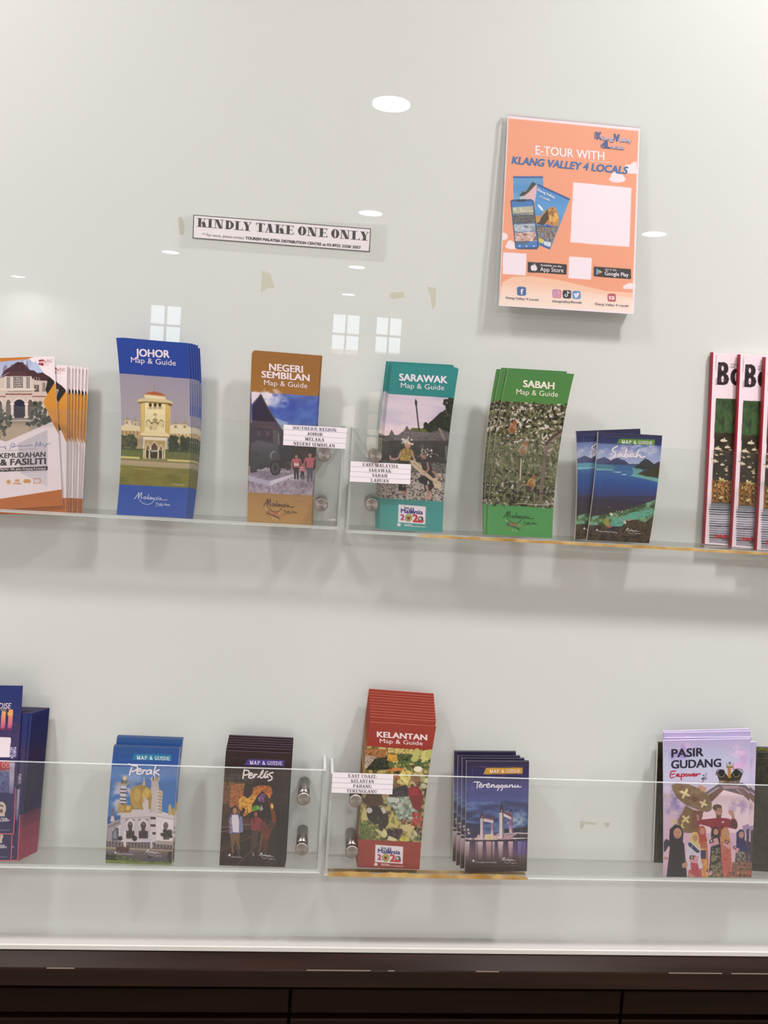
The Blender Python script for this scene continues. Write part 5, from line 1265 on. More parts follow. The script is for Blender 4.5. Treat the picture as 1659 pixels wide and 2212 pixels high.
    logo_truly(a, lambda x, y: (900 + x * .58, 1822 + y * .7), 'd8ccd4', w=6, tw=14)
    return a


def d_pasir():
    a = Art(1419, 1570, 6.504, (92, 194), (1314, 168), (1282, 2116), (98, 2108), bow=0)
    a.G(R4(0, 100, 1400, 2200), ['b4a8d0', 'bcc0dc', 'c8c4e0', 'd4c0dc', 'd8b8d0', 'd8b4cc', 'e0b8c8', 'c8a8c0'])
    a.K(180, 290, 300, 220, '9a88cc', 3, .95, 90); a.K(330, 240, 170, 120, 'dcb4dc', 5, .9, 60); a.K(1230, 500, 230, 300, 'dcb4dc', 4, .95, 90); a.K(1280, 400, 160, 180, 'c8a4d8', 8, .8, 70); a.K(1120, 360, 120, 90, 'e8c4e4', 9, .9, 50); a.K(150, 1180, 330, 420, '8c7cb8', 5, .9, 110); a.K(180, 960, 200, 140, 'ecc4d4', 6, .9, 60)
    a.P([(560, 1300), (760, 1060), (920, 890), (1120, 890), (1300, 1060), (1300, 1500), (560, 1500)], 'f0d4e0'); a.K(1180, 1130, 200, 130, 'b89cc8', 6, .9, 60); a.P([(1190, 1500), (1200, 1400), (1300, 1370), (1300, 1500)], 'a890b8')
    # arch beams
    a.P([(680, 930), (850, 820), (900, 800), (1200, 800), (1310, 890), (1310, 940), (1190, 860), (1110, 880), (1120, 900), (1310, 1060), (1290, 1000), (900, 890), (760, 1060), (740, 1040), (670, 980)], '6c5860'); a.P([(690, 960), (860, 880), (940, 890), (770, 1060), (700, 1000)], '745048'); a.P([(1110, 880), (1200, 870), (1310, 960), (1310, 1070), (1250, 1010)], '7c5c5c'); a.P([(690, 960), (860, 850), (870, 870), (700, 980)], 'a8a0ac'); a.P([(900, 840), (1160, 840), (1120, 880), (930, 884)], 'a88c98')
    # crown
    a.P([(830, 660), (870, 780), (1150, 790), (1200, 670), (1150, 620), (1060, 640), (1000, 720), (940, 640), (870, 620)], '2c2a24')
    for cx, cy, rx, ry in ((900, 660, 50, 50), (1110, 660, 50, 50)): a.E(cx, cy, rx, ry, '1a1a18'); a.L([(cx - rx, cy), (cx - rx * .5, cy + ry), (cx + rx * .5, cy + ry), (cx + rx, cy)], 9, '8c7c4c')
    a.L([(822, 690), (836, 630), (880, 612), (940, 622)], 11, '2c2830'); a.L([(1060, 610), (1140, 604), (1190, 620), (1204, 660)], 11, '4a4038'); a.P([(966, 500), (985, 560), (1056, 560), (1066, 500), (1070, 590), (970, 590)], '8c7440'); a.P([(985, 590), (1030, 590), (1032, 730), (990, 730)], 'b07c34'); a.E(1016, 530, 30, 34, 'b8b4c0'); a.E(1016, 520, 16, 18, '5a5c78'); a.L([(870, 768), (1000, 780), (1150, 770)], 22, '7c6434'); a.L([(862, 796), (1160, 800)], 9, '2c2624')
    a.D(880, 755, 1150, 785, 16, (6, 9), ['c09a50', '3a3020'], 3)
    # kite
    a.P([(204, 830), (280, 810), (440, 820), (600, 880), (720, 970), (765, 1080), (760, 1180), (700, 1210), (600, 1190), (400, 1110), (280, 1010), (220, 900)], '84694c'); a.N([(230, 840), (560, 860), (740, 1060), (700, 1190), (420, 1100)], ['6c5438', '94785a', '7c6244'], 30, 8, .8, con=2.6)
    a.P([(400, 1120), (480, 1160), (540, 1200), (620, 1200), (640, 1250), (560, 1500), (380, 1500), (280, 1340), (360, 1200)], '7c6040'); a.P([(500, 1180), (650, 1200), (560, 1440), (470, 1460)], '7a4c3c')
    def leaf4(x, y, s, c='e8d4a0', r=0):
        for k in range(4): t = k * math.pi / 2 + .5 + r; a.P([(x + s * .3 * math.cos(t - .8), y + s * .3 * math.sin(t - .8)), (x + s * math.cos(t - .2), y + s * math.sin(t - .2)), (x + s * .8 * math.cos(t + .25), y + s * .8 * math.sin(t + .25)), (x + s * .3 * math.cos(t + .8), y + s * .3 * math.sin(t + .8))], c)
        a.E(x, y, s * .34, s * .34, c)
    leaf4(390, 950, 84); leaf4(645, 1090, 66); leaf4(400, 1310, 74, 'dcc890', .4); leaf4(240, 1350, 60, 'd8c488', .8); leaf4(340, 1410, 50, 'e0cc88'); a.E(525, 1030, 44, 40, '7c4c38'); a.P([(560, 840), (600, 830), (690, 870), (680, 920), (620, 920)], 'c09478'); a.L([(610, 800), (640, 780), (660, 730), (690, 660)], 8, '3a3438'); a.D(630, 690, 690, 760, 7, (7, 12), ['3a3438', '5a5458'], 5)
    # man with raised fist
    a.P([(560, 1320), (760, 1300), (840, 1290), (900, 1290), (1000, 1300), (1030, 1320), (1060, 1260), (1120, 1340), (1130, 1420), (1100, 1450), (960, 1420), (950, 1560), (840, 1560), (740, 1420), (640, 1390), (560, 1370)], '8c2038'); a.P([(900, 1400), (960, 1420), (950, 1560), (860, 1560)], '5c1828'); a.P([(1020, 1400), (1060, 1300), (1130, 1380), (1110, 1450)], '4c2830')
    a.P([(820, 1230), (900, 1240), (890, 1300), (830, 1300)], '6c3c30'); a.E(860, 1190, 52, 66, 'b07c68'); a.P([(770, 1150), (790, 1110), (850, 1096), (900, 1120), (906, 1160), (840, 1150), (820, 1200), (790, 1180)], '5c4c34'); a.L([(845, 1216), (880, 1222)], 7, 'e0ccc4'); a.P([(1000, 1180), (1070, 1190), (1080, 1250), (1030, 1260), (996, 1220)], 'c09080'); a.P([(1040, 1250), (1080, 1246), (1090, 1300), (1050, 1310)], 'b88474'); a.P([(550, 1240), (580, 1250), (590, 1330), (560, 1330)], 'b88474')
    a.E(920, 1350, 20, 10, 'e8d8dc'); a.P([(1250, 1600), (1256, 1450), (1290, 1440), (1310, 1500), (1310, 2100), (1230, 2060), (1200, 1800)], '4a3c40')
    # the women in front
    def woman(x, y, s, scarf, dress, dress2=None, w=1.0, yb=2120):
        a.P([(x - 60 * s * w, y + 90 * s), (x - 20 * s, y + 40 * s), (x + 30 * s, y + 40 * s), (x + 80 * s * w, y + 90 * s), (x + 110 * s * w, yb), (x - 100 * s * w, yb)], dress)
        if dress2: a.N([(x - 50 * s * w, y + 240 * s), (x + 70 * s * w, y + 240 * s), (x + 110 * s * w, yb), (x - 90 * s * w, yb)], dress2, 22, int(x), .9, con=2.8)
        a.P([(x - 66 * s, y + 120 * s), (x - 60 * s, y - 40 * s), (x - 10 * s, y - 86 * s), (x + 40 * s, y - 76 * s), (x + 66 * s, y - 10 * s), (x + 60 * s, y + 80 * s), (x + 76 * s, y + 130 * s), (x, y + 160 * s)], scarf)
        a.E(x + 12 * s, y - 4 * s, 38 * s, 50 * s, 'c49078'); a.E(x - 2 * s, y - 12 * s, 6 * s, 4 * s, '3a2824'); a.E(x + 26 * s, y - 12 * s, 6 * s, 4 * s, '3a2824'); a.L([(x - 4 * s, y + 24 * s), (x + 12 * s, y + 30 * s), (x + 28 * s, y + 22 * s)], 6 * s, 'a8505c')
    woman(1170, 1530, .95, '2c2c5c', '26306a', ['4c4434', 'c8b88c', '343040']); woman(950, 1500, .95, 'c88850', 'c07060', ['a04c4c', 'd06c60', 'b85c54']); woman(810, 1490, .9, '1c1a22', '26222c', ['2c2c24', '6c6850', 'a09478'])
    woman(620, 1480, .95, 'b0443c', 'b86040', ['d8a84c', 'c87838', 'e0bc5c']); a.B(600, 1740, 680, 1860, '2c2c5c')
    woman(520, 1570, 1.0, 'd8bc78', 'd0c4d4', ['b83848', 'a02c3c', 'c85058']); a.P([(420, 1640), (480, 1620), (560, 1700), (640, 1980), (590, 2000), (520, 1760), (470, 1760), (470, 2010), (430, 2000), (400, 1760)], 'd4cce0'); a.P([(430, 1630), (480, 1640), (600, 1760), (560, 1780), (440, 1680)], '2c3458')
    woman(270, 1510, 1.5, '1e1c28', '24222c', None, .9); a.P([(130, 1580), (200, 1620), (120, 1760), (90, 1760), (90, 1640)], '302c38'); a.E(128, 1850, 34, 20, 'b88474'); a.P([(345, 1930), (420, 1890), (430, 1960), (360, 1990)], 'c08c7c'); a.P([(450, 2050), (540, 2100), (440, 2110)], 'c08c7c')
    # small flags
    def flag(x, y, s, r):
        c, d = math.cos(r), math.sin(r)
        def m(u, v): return (x + s * (u * c - v * d), y + s * (u * d + v * c))
        for k in range(8): a.P([m(0, k * .11), m(1.2, k * .11), m(1.2, k * .11 + .11), m(0, k * .11 + .11)], 'c0606c' if k % 2 == 0 else 'e8c8d0')
        a.P([m(0, 0), m(.6, 0), m(.6, .45), m(0, .45)], '2a2a44'); a.E(*m(.3, .22), s * .13, s * .13, 'e0d0a0')
    flag(720, 1600, 105, -.3); flag(960, 1590, 95, .5); flag(1080, 1670, 80, .6); flag(460, 1810, 100, .2); flag(700, 2000, 70, .4); flag(1130, 1880, 70, .5)
    a.L([(690, 1640), (780, 1550)], 6, 'e0d8e0'); a.L([(430, 1850), (500, 1650)], 6, 'e0d8e0')
    a.N([(1050, 1900), (1290, 1900), (1290, 2120), (1050, 2120)], ['4c3c38', '8c6c58', 'b87058', '3c3430'], 26, 9, .9, con=2.8); a.D(760, 2040, 1280, 2110, 30, (8, 18), ['b84c48', '8c5c54', 'c88c60', '5c3434'], 6)
    ink = '221c34'
    a.T('PASIR', 200, 434, 648, 414, 116, ink, bold=.03); a.T('GUDANG', 196, 592, 896, 566, 112, ink, bold=.03)
    for p in ([(262, 628), (196, 640), (188, 720), (236, 716)], [(200, 678), (246, 668)], [(262, 706), (284, 668), (282, 706), (304, 668), (304, 706), (330, 700)], [(340, 668), (334, 752)], [(340, 676), (372, 668), (372, 700), (344, 704)], [(410, 668), (388, 680), (400, 702), (424, 690), (410, 668)], [(440, 668), (446, 700), (466, 676), (474, 700), (494, 664)], [(500, 690), (528, 684), (520, 664), (502, 680), (510, 702), (536, 694)], [(552, 666), (548, 700), (566, 672), (604, 668)]):
        a.S(p, 15, 'b8283c')
    return a


def d_dark():
    """the dark green folded guide half hidden behind the purple and pink booklets"""
    a = Art(1419, 1570, 6.504, (640, 268), (1700, 300), (1560, 2040), (560, 1955), bow=0)
    a.N(R4(400, 200, 1800, 2200), ['1c1c16', '2c2a1e', '3a3826', '24241a'], 90, 3, con=2.4)
    a.N([(1380, 300), (1700, 300), (1700, 700), (1380, 700)], ['2c2e18', '5c6428', '8c8c3c'], 50, 4, .8, con=2.8); a.E(1535, 470, 24, 40, 'b0a868')
    a.P([(1360, 1800), (1600, 1810), (1600, 2000), (1360, 2000)], '2a2420'); frame_lines(a, [(640, 360), (1540, 380), (1500, 1000), (1370, 1872), (600, 1860)], '6c6450', 5, .7)
    a.D(1400, 900, 1560, 1200, 14, (6, 12), ['6c6c5c', '4c4c40'], 5); a.E(1496, 1762, 17, 20, 'e0dcd8')
    return a


def d_poster():
    a = Art(1040, 220, 4.1475, (236, 112), (1420, 228), (1364, 1902), (156, 1826), bow=0, dens=.85, base='f6e6ee')
    org = 'f0a17e'
    a.P([(244, 148), (1404, 262), (1348, 1868), (164, 1800)], org)
    a.P([(190, 1610), (290, 1560), (460, 1558), (700, 1590), (900, 1640), (1120, 1690), (1352, 1706), (1348, 1868), (166, 1800)], 'f6c8ac')
    a.G([(180, 1640), (460, 1600), (700, 1640), (900, 1690), (1350, 1750), (1348, 1880), (166, 1820)], ['f4c4a6', 'f8dccc', 'fae4d8'])
    cl = 'f8e6ec'
    def cloud(x, y, s):
        a.E(x, y, 70 * s, 30 * s, cl); a.E(x - 20 * s, y - 26 * s, 34 * s, 32 * s, cl); a.E(x + 26 * s, y - 16 * s, 30 * s, 26 * s, cl)
    cloud(1218, 686, 1.05); cloud(280, 1285, .9); a.E(200, 1198, 40, 34, cl); a.P([(166, 1170), (200, 1165), (200, 1232), (180, 1232)], cl)
    a.P([(1388, 530), (1394, 640), (1290, 634), (1270, 600), (1290, 560), (1340, 556), (1350, 540)], cl); a.P([(1356, 1620), (1352, 1672), (1270, 1668), (1268, 1644), (1300, 1626), (1324, 1616)], cl)
    a.T('E-TOUR WITH', 486, 462, 1104, 520, 74, 'f8ecf2', bold=.02); a.S([(452, 468), (636, 484)], 6, 'f8dcd4', False); a.S([(974, 524), (1152, 540)], 6, 'f8dcd4', False)
    a.T('KLANG VALLEY 4 LOCALS', 268, 546, 1306, 640, 62, '3d6ba6', bold=.04, shear=.22)
    for t, x0, y0, x1, y1, h, c in (('K', 1030, 330, 1078, 334, 62, '3a62a0'), ('lang', 1076, 336, 1186, 348, 34, 'c8b8cc'), ('V', 1186, 346, 1238, 352, 62, '3a62a0'), ('alley', 1234, 352, 1344, 362, 34, 'c8b8cc'), ('4L', 1082, 404, 1152, 412, 58, '3a62a0'), ('ocals', 1154, 412, 1278, 424, 30, 'c8b8cc')):
        a.T(t, x0 + 3, y0 + 4, x1 + 3, y1 + 4, h, '4a4a6c', bold=.05); a.T(t, x0, y0, x1, y1, h, c, bold=.04)
    a.S([(1022, 270), (1018, 330)], 7, '3a5a94', False); a.S([(1192, 286), (1188, 344)], 6, '3a5a94', False); a.S([(1076, 380), (1074, 396), (1100, 412)], 7, '3a5a94')
    # the guides and the phone
    a.G([(286, 660), (556, 660), (560, 900), (290, 900)], ['6aa2cc', '5090c8', '78b0d8']); a.B(286, 660, 556, 678, '3060a0')
    a.P([(342, 840), (380, 790), (410, 800), (460, 712), (500, 740), (500, 900), (400, 900), (345, 845)], 'e0b8bc'); a.P([(336, 838), (376, 792), (400, 800), (460, 710), (498, 728), (430, 800), (380, 840)], '3a3430'); a.P([(345, 842), (400, 830), (400, 880), (350, 880)], 'b8c4c8')
    a.P([(510, 728), (798, 860), (620, 1314), (500, 1250), (480, 900)], '4c94d0'); a.G([(510, 728), (798, 860), (740, 1010), (480, 960)], ['3f86c8', '5aa0d8']); a.P([(510, 728), (798, 860), (792, 876), (506, 742)], '28508c')
    for t, x0, y0, x1, y1, h in (('Klang Valley', 506, 790, 660, 862, 24), ('4 Locals', 520, 846, 616, 884, 20)): a.T(t, x0, y0, x1, y1, h, 'd8dcec', bold=.04)
    a.P([(500, 1080), (560, 980), (620, 936), (660, 930), (690, 990), (700, 1040), (690, 1110), (600, 1090)], 'c8883c'); a.N([(560, 980), (650, 930), (700, 1040), (640, 1100)], ['8a5420', 'd89c48', 'e8b868'], 24, 5, con=3); a.P([(500, 1085), (560, 1000), (600, 950), (610, 1040), (560, 1100)], '4a3420'); a.P([(490, 1010), (530, 1010), (530, 1060), (490, 1080)], 'c89048'); a.E(534, 940, 10, 36, 'eef0f4', -.7)
    a.P([(500, 1100), (690, 1110), (660, 1180), (500, 1180)], '3c4458'); a.P([(580, 1086), (690, 1120), (680, 1136), (580, 1100)], '4a50a4'); a.N([(500, 1110), (690, 1120), (640, 1250), (500, 1220)], ['7a6048', 'c8bca8', '3c4048', 'a04c5c', '5c9cb0'], 24, 7, con=3.2); a.P([(520, 1210), (564, 1226), (556, 1262), (516, 1244)], 'e0c850'); a.P([(560, 1240), (626, 1250), (620, 1300), (570, 1290)], 'd8dce0'); a.P([(520, 1256), (626, 1296), (618, 1316), (520, 1276)], '3060a4')
    a.P([(262, 880), (280, 868), (450, 864), (472, 880), (520, 1290), (500, 1314), (330, 1312), (306, 1300)], '2c4468'); a.P([(272, 884), (460, 878), (508, 1292), (316, 1302)], '3878bc')
    a.N([(280, 938), (468, 924), (470, 1000), (284, 1000)], ['c8c09c', 'a8a898', 'd8d0b8'], 26, 1); a.N([(284, 1006), (478, 1000), (486, 1080), (292, 1082)], ['4a4c4c', '6c6864', '3a3c40'], 24, 2); a.N([(294, 1090), (484, 1082), (488, 1150), (300, 1156)], ['9ca8b8', 'c8ccd4', '5c6874'], 20, 3); a.N([(302, 1164), (490, 1154), (500, 1240), (310, 1246)], ['7c4c44', 'd8c8c0', 'c8846c', 'e8dcd8'], 18, 4, con=3); a.P([(310, 1240), (430, 1236), (430, 1262), (314, 1266)], '5c6474')
    a.P([(320, 866), (406, 864), (400, 886), (330, 888)], '1c2638'); a.L([(284, 996), (470, 988)], 5, '3c4438', curve=False)
    for x in (346, 408, 476): a.E(x, 1284, 8, 7, 'd0dcec')
    # plain panels where the codes were
    a.P([(826, 714), (1342, 764), (1324, 1292), (800, 1250)], 'f6e8f0'); a.P([(198, 1340), (408, 1352), (400, 1548), (192, 1534)], 'f6e8f0'); a.P([(790, 1378), (990, 1390), (984, 1588), (782, 1574)], 'f6e8f0')
    # store badges
    def badge(x0, y0, x1, y1, h): a.P([(x0 + 6, y0), (x1 - 6, y1), (x1, y1 + 6), (x1 - 2, y1 + h - 6), (x1 - 8, y1 + h), (x0 + 6, y0 + h), (x0, y0 + h - 6), (x0, y0 + 6)], '1e1a1e')
    badge(418, 1426, 768, 1448, 94); badge(1008, 1468, 1340, 1492, 90)
    w = 'eee4ec'
    a.T('Available on the', 530, 1464, 722, 1478, 17, w, bold=.02); a.T('App Store', 528, 1512, 738, 1524, 38, w, bold=.01); a.E(466, 1480, 21, 27, w); a.E(486, 1482, 18, 26, w); a.E(476, 1510, 8, 4, '1e1a1e'); a.E(506, 1470, 9, 10, '1e1a1e'); a.E(480, 1450, 5, 9, w, .5)
    a.T('GET IT ON', 1108, 1506, 1208, 1512, 16, w, bold=.01); a.T('Google Play', 1106, 1548, 1318, 1562, 34, w, bold=.02)
    a.P([(1030, 1486), (1030, 1546), (1058, 1516)], '5aa0dc'); a.P([(1030, 1486), (1070, 1506), (1058, 1516)], '7cc0a0'); a.P([(1030, 1546), (1070, 1526), (1058, 1516)], 'd85c5c'); a.P([(1070, 1506), (1086, 1517), (1070, 1526), (1056, 1516)], 'e8c050')
    # social icons
    def rr(x, y, s, c): a.P([(x + s * math.copysign(abs(math.cos(t)) ** .4, math.cos(t)), y + s * math.copysign(abs(math.sin(t)) ** .4, math.sin(t)) + s * .05 * math.cos(t)) for t in [k * math.pi / 12 for k in range(24)]], c)
    rr(363, 1692, 41, '3a68a0'); a.T('f', 350, 1722, 378, 1724, 48, w, bold=.04)
    rr(680, 1716, 39, 'c85078'); rr(672, 1708, 30, '9a58a8'); rr(684, 1724, 26, 'd87858'); rr(680, 1716, 30, 'f4e4ea'); rr(680, 1716, 25, 'c05890'); a.E(680, 1716, 17, 17, 'f4e4ea'); a.E(680, 1716, 11, 11, 'c05890'); a.E(696, 1700, 4, 4, 'f4e4ea')
    rr(770, 1720, 38, '1e1a22'); a.S([(774, 1692), (774, 1730), (762, 1742), (750, 1732), (760, 1720)], 7, 'e8e4ee'); a.S([(774, 1694), (782, 1706), (794, 1708)], 7, 'e8e4ee')
    rr(855, 1726, 37, '4a8cc8'); a.P([(832, 1706), (850, 1718), (862, 1704), (876, 1708), (884, 1706), (876, 1722), (866, 1744), (846, 1752), (830, 1746), (844, 1740), (832, 1728)], w)
    rr(1168, 1750, 37, 'b85060'); a.P([(1144, 1736), (1192, 1738), (1192, 1768), (1144, 1766)], 'f2dce0'); a.P([(1160, 1742), (1160, 1762), (1178, 1752)], 'b85060')
    a.T('Klang Valley 4 Locals', 220, 1762, 516, 1782, 20, '50506c', bold=.01); a.T('klangvalley4locals', 638, 1792, 900, 1806, 20, '50506c', bold=.01); a.T('Klang Valley 4 Locals', 1022, 1818, 1318, 1836, 20, '50506c', bold=.01)
    return a


def d_notice():
    a = Art(320, 400, 2.860, (280, 182), (1376, 268), (1369, 413), (275, 328), bow=0, base='faf2f7', dens=1.4)
    frame_lines(a, [(282, 185), (1373, 270), (1366, 410), (278, 326)], '28242c', 7, 1)
    for t, x0, x1 in (('KINDLY', 298, 636), ('TAKE', 664, 896), ('ONE', 922, 1104), ('ONLY', 1128, 1364)):
        f = lambda x: 256 + (x - 298) * .0825
        a.T(t, x0, f(x0), x1, f(x1), 54, '141014', font='fat', up=(.035, -1))
    for t, x0, x1, b in (('** For more, please contact', 333, 590, .0), ('TOURISM MALAYSIA DISTRIBUTION CENTRE', 598, 1068, .045), ('at 03-8922 2358/ 2057', 1075, 1313, .035)):
        f = lambda x: 312 + (x - 333) * .083
        a.T(t, x0, f(x0), x1, f(x1), 16.5, '1c181e', bold=b)
    return a


def d_label(TL, TR, BR, BL, rows, ox, oy):
    a = Art(ox, oy, 2.9625, TL, TR, BR, BL, base='f8eff5', dens=1.5)
    TL, TR, BR, BL = [np.array(p, float) for p in (TL, TR, BR, BL)]
    n = len(rows)
    for k in range(1, n): p = TL + (BL - TL) * k / n; q = TR + (BR - TR) * k / n; a.L([p, q], 3.0, 'c4bccc', curve=False)
    for k, (t, u0, u1, c) in enumerate(rows):
        v = (k + .84) / n
        p = (TL + (BL - TL) * v); q = (TR + (BR - TR) * v)
        s, e = p + (q - p) * u0, p + (q - p) * u1
        a.T(t, *s, *e, 20, c, font='times')
    return a

# ------------------------------------------------------------------ acrylic pockets
FY0, FY1 = -0.050, -0.046         # front panel
BOT = 0.004


def peg(parent, org, px, py):
    c = ray(px, py, FY0)
    mb = MB().cyl(c[0], c[2], 0.0088, FY1, 0.0, 28)
    st = mb.build('standoff', MT['steel'], parent, org, smooth=False)
    st.data.polygons.foreach_set('use_smooth', [len(p.vertices) == 4 for p in st.data.polygons])
    cp = MB().cyl(0, 0, 0.0100, -0.0040, 0.0, 40, bev=0.0012).build('cap', MT['steel_cap'], st, (0, 0, 0))
    cp.location = (c[0] - org[0], FY0 - org[1], c[2] - org[2])
    return c


def pocket(label, xl, xr, z_bot, z_top, glue, pegs, wall_side):
    """front panel, floor strip, end panel; wall_side = +1/-1 for the closed end"""
    org = ((xl + xr) / 2, -0.025, z_bot)
    r = empty('brochure_pocket', org)
    tag(r, label, 'brochure holder', 'clear acrylic pockets on the glass wall')
    MB().box(xl, xr, FY0, FY1, z_bot, z_top, 1, big=0).build('front_panel', [MT['acrylic'], MT['acrylic_edge']], r, org)
    fl = MB().box(xl, xr, FY1, -0.0002, z_bot, z_bot + BOT, 0)
    fl.m[2] = 1; fl.m[3] = 1
    fl.build('floor_panel', [MT['acrylic'], MT['acrylic_edge']], r, org)
    for e, x in ((-1, xl), (1, xr)):
        if e == wall_side:
            a, b = (x, x + 0.004) if e < 0 else (x - 0.004, x)
            sp = MB().box(a, b, FY1, -0.0002, z_bot + BOT, z_top + 0.0005, 1)
            sp.m[0] = sp.m[1] = 0
            sp.build('end_panel', [MT['acrylic'], MT['acrylic_edge']], r, org)
    for p in pegs: peg(r, org, *p)
    for k, (ga, gb, seed, th) in enumerate(glue):
        rs = random.Random(seed)
        n = max(6, int((gb - ga) / 0.012)); V, F = [], []
        for i in range(n + 1):
            x = ga + (gb - ga) * i / n
            w = th * (1 + rs.random()) * (0.6 if i in (0, n) else 1)
            V += [(x, FY0 - 0.0006, z_bot - 0.0003 + w), (x, FY0 - 0.0010, z_bot - 0.0008), (x, -0.03, z_bot - 0.0008)]
            if i:
                b = 3 * i; F += [(b - 3, b - 2, b + 1, b), (b - 2, b - 1, b + 2, b + 1)]
        g = mesh_obj('glue_strip', [(v[0] - org[0], v[1] - org[1], v[2] - org[2]) for v in V], F, MT['glue'], r)
        g['label'] = 'yellow-brown dried glue along the lower edge'
    return r


def Xz(px, py, Y=FY0):
    p = ray(px, py, Y); return p[0], p[2]


UL_T = (Xz(0, 874)[1] + Xz(412, 902.5)[1]) / 2; UL_B = (Xz(172, 1112)[1] + Xz(533, 1137)[1]) / 2
UR_T = (Xz(1060, 946)[1] + Xz(1429, 965)[1]) / 2; UR_B = (Xz(831, 1156)[1] + Xz(1500, 1188)[1]) / 2
LL_T = (Xz(0, 1645)[1] + Xz(483, 1658.6)[1]) / 2; LL_B = (Xz(100, 1874)[1] + Xz(518, 1886)[1]) / 2
LR_T = (Xz(927, 1676)[1] + Xz(1500, 1694)[1]) / 2; LR_B = (Xz(760, 1891)[1] + Xz(1300, 1903)[1]) / 2
xg = lambda px, py: Xz(px, py)[0]
UL = pocket('clear acrylic pocket on the upper row, left of the joint', -0.92, xg(740, 1040), UL_B, UL_T, [], [(700, 983), (694, 1090)], 1)
UR = pocket('clear acrylic pocket on the upper row, right of the joint, with glued edge', xg(754, 1040), 1.05, UR_B, UR_T, [(xg(905, 1158), 1.04, 3, .0024)], [(811, 985), (803, 1090)], -1)
LL = pocket('clear acrylic pocket on the lower row, left of the joint, clean edge', -0.92, xg(697, 1780), LL_B, LL_T, [], [(656, 1724), (652, 1832)], 1)
LR = pocket('clear acrylic pocket on the lower row, right of the joint, brown glue below', xg(708, 1780), 1.05, LR_B, LR_T, [(xg(708, 1890), xg(1140, 1897), 5, .0042)], [(768, 1728), (760, 1838)], -1)

# ------------------------------------------------------------------ leaflets
ORD = ['front', 'second', 'third', 'fourth', 'fifth', 'sixth', 'seventh', 'eighth', 'ninth', 'tenth', 'eleventh', 'twelfth', 'thirteenth', 'fourteenth', 'fifteenth', 'sixteenth']


def on_floor(r, sh, z):
    """lets the leaflet stand exactly on the floor strip of its pocket"""
    pass


def stack(name, art, yb, yt, what, where, cat, copies, sag=0.0, t=0.0016, matt=False, curl=0.0, front='front one', edge='page', top=None):
    grp = what + ', stacked, ' + where
    r, sh = booklet(name, art, yb, yt, '%s, front of the %s stack' % (what, where), cat, grp if copies else None, sag, t, curl, matt, edge, top)
    for k, c in enumerate(copies):
        dpx, dy, rot, grow = c
        clone(r, art, dpx, dy, '%s, %s from front, %s' % (what, ORD[k + 1], where), rot, grow)
    return r


j = d_johor()
stack('folded_guide', j, -0.038, -0.034, 'blue guide with palace tower', 'upper left', 'brochure',
      [((3, 0), .0022, .35, 0), ((6, 0), .0044, .7, 0), ((9, 1), .0066, 1.0, 0), ((12, 2), .0088, 1.25, 0), ((14, 3), .011, 1.6, -.012)], sag=.006, edge='page_blue')
stack('folded_guide', d_negeri(), -0.034, -0.030, 'tan guide with gabled roof', 'left of upper joint', 'brochure',
      [((.5, -1), .002, .1, .006), ((1.5, -1), .004, .15, .010), ((3, -1), .006, .2, .014)], sag=.004)
stack('folded_guide', d_sarawak(), -0.038, -0.036, 'teal guide with costumed dancers', 'right of upper joint', 'brochure',
      [((-4, -1), .0022, .1, .004), ((-7, -2), .0044, -.4, .012), ((-8, -2), .0066, -.7, .014)], sag=.002, edge='page_teal')
stack('folded_guide', d_sabah(), -0.040, -0.037, 'tall green guide with monkeys', 'upper right', 'brochure',
      [((-7, -1), .003, -1.2, .006), ((-9, -1), .006, -2.4, 0)], sag=.002, t=.002)
stack('short_guide', d_sabah2(), -0.036, -0.034, 'short navy guide with island bay', 'right of green guides', 'brochure', [((-22, -6), .007, -5.5, 0)], sag=.002, t=.004, top='cover_night')
m = d_matic()
stack('leaflet', m, -0.040, -0.036, 'orange and white mansion leaflet', 'far upper left', 'leaflet',
      [((4 + 4.2 * k + (2.2, 0, -1.0, .8, -.6, 1.2, -.4, 0)[k], 12), .0024 * (k + 1), 3.2 + .36 * k + (.3, 0, .25, -.2, .1, -.15, .3, 0)[k], 0) for k in range(8)], t=.0014)
G = d_magazine()
for k, (dx, dy, y) in enumerate(((0, 0, -.014), (52.5, 4, -.0215), (100, 9, -.029), (136, 13, -.0365))):
    names = ['white magazine with water lilies and red spine, leftmost of the row', 'white magazine with water lilies and a red spine, second from the left in the row', 'white magazine with a red spine, third from the left in the overlapping row', 'white magazine with a red spine at the frame edge, rightmost in the row']
    if k == 0:
        mr, msh = booklet('magazine', G, y, y + .006, names[0], 'magazine', 'magazines overlapping at the right end of the upper row', t=.0052)
        V, F = [], []
        nvv = 12
        for jv in range(nvv + 1):
            for off, u in ((-.0002, 0.0), (-.0002, -.0125), (.0054, -.0125), (.0054, 0.0)): V.append(tuple(msh.at(u, jv / nvv, off)))
            if jv:
                b = 4 * jv; F += [(b - 4, b - 3, b + 1, b), (b - 3, b - 2, b + 2, b + 1), (b - 2, b - 1, b + 3, b + 2)]
        F += [(0, 1, 2, 3), (4 * nvv + 3, 4 * nvv + 2, 4 * nvv + 1, 4 * nvv)]
        sp = mesh_obj('spine', V, F, MT['spine'], mr); sp['label'] = 'dark red spine'
    else:
        clone(mr, G, (dx, dy), y + .014, names[k])
nl = d_night()
r = stack('night_leaflet', nl, -0.045, -0.040, 'navy leaflet with red price tag', 'far lower left', 'leaflet', [], t=.0012, edge='page_dark')
base = r
names = ['navy and pink leaflet just below the raised front one, at the frame edge', 'navy and pink leaflet third from the front, its pink right border showing']
zlow = 64
clone(base, nl, (-6, 58), .0004, names[0], .0, 0)
clone(base, nl, (8, 58), .0016, names[1], .6, 0)
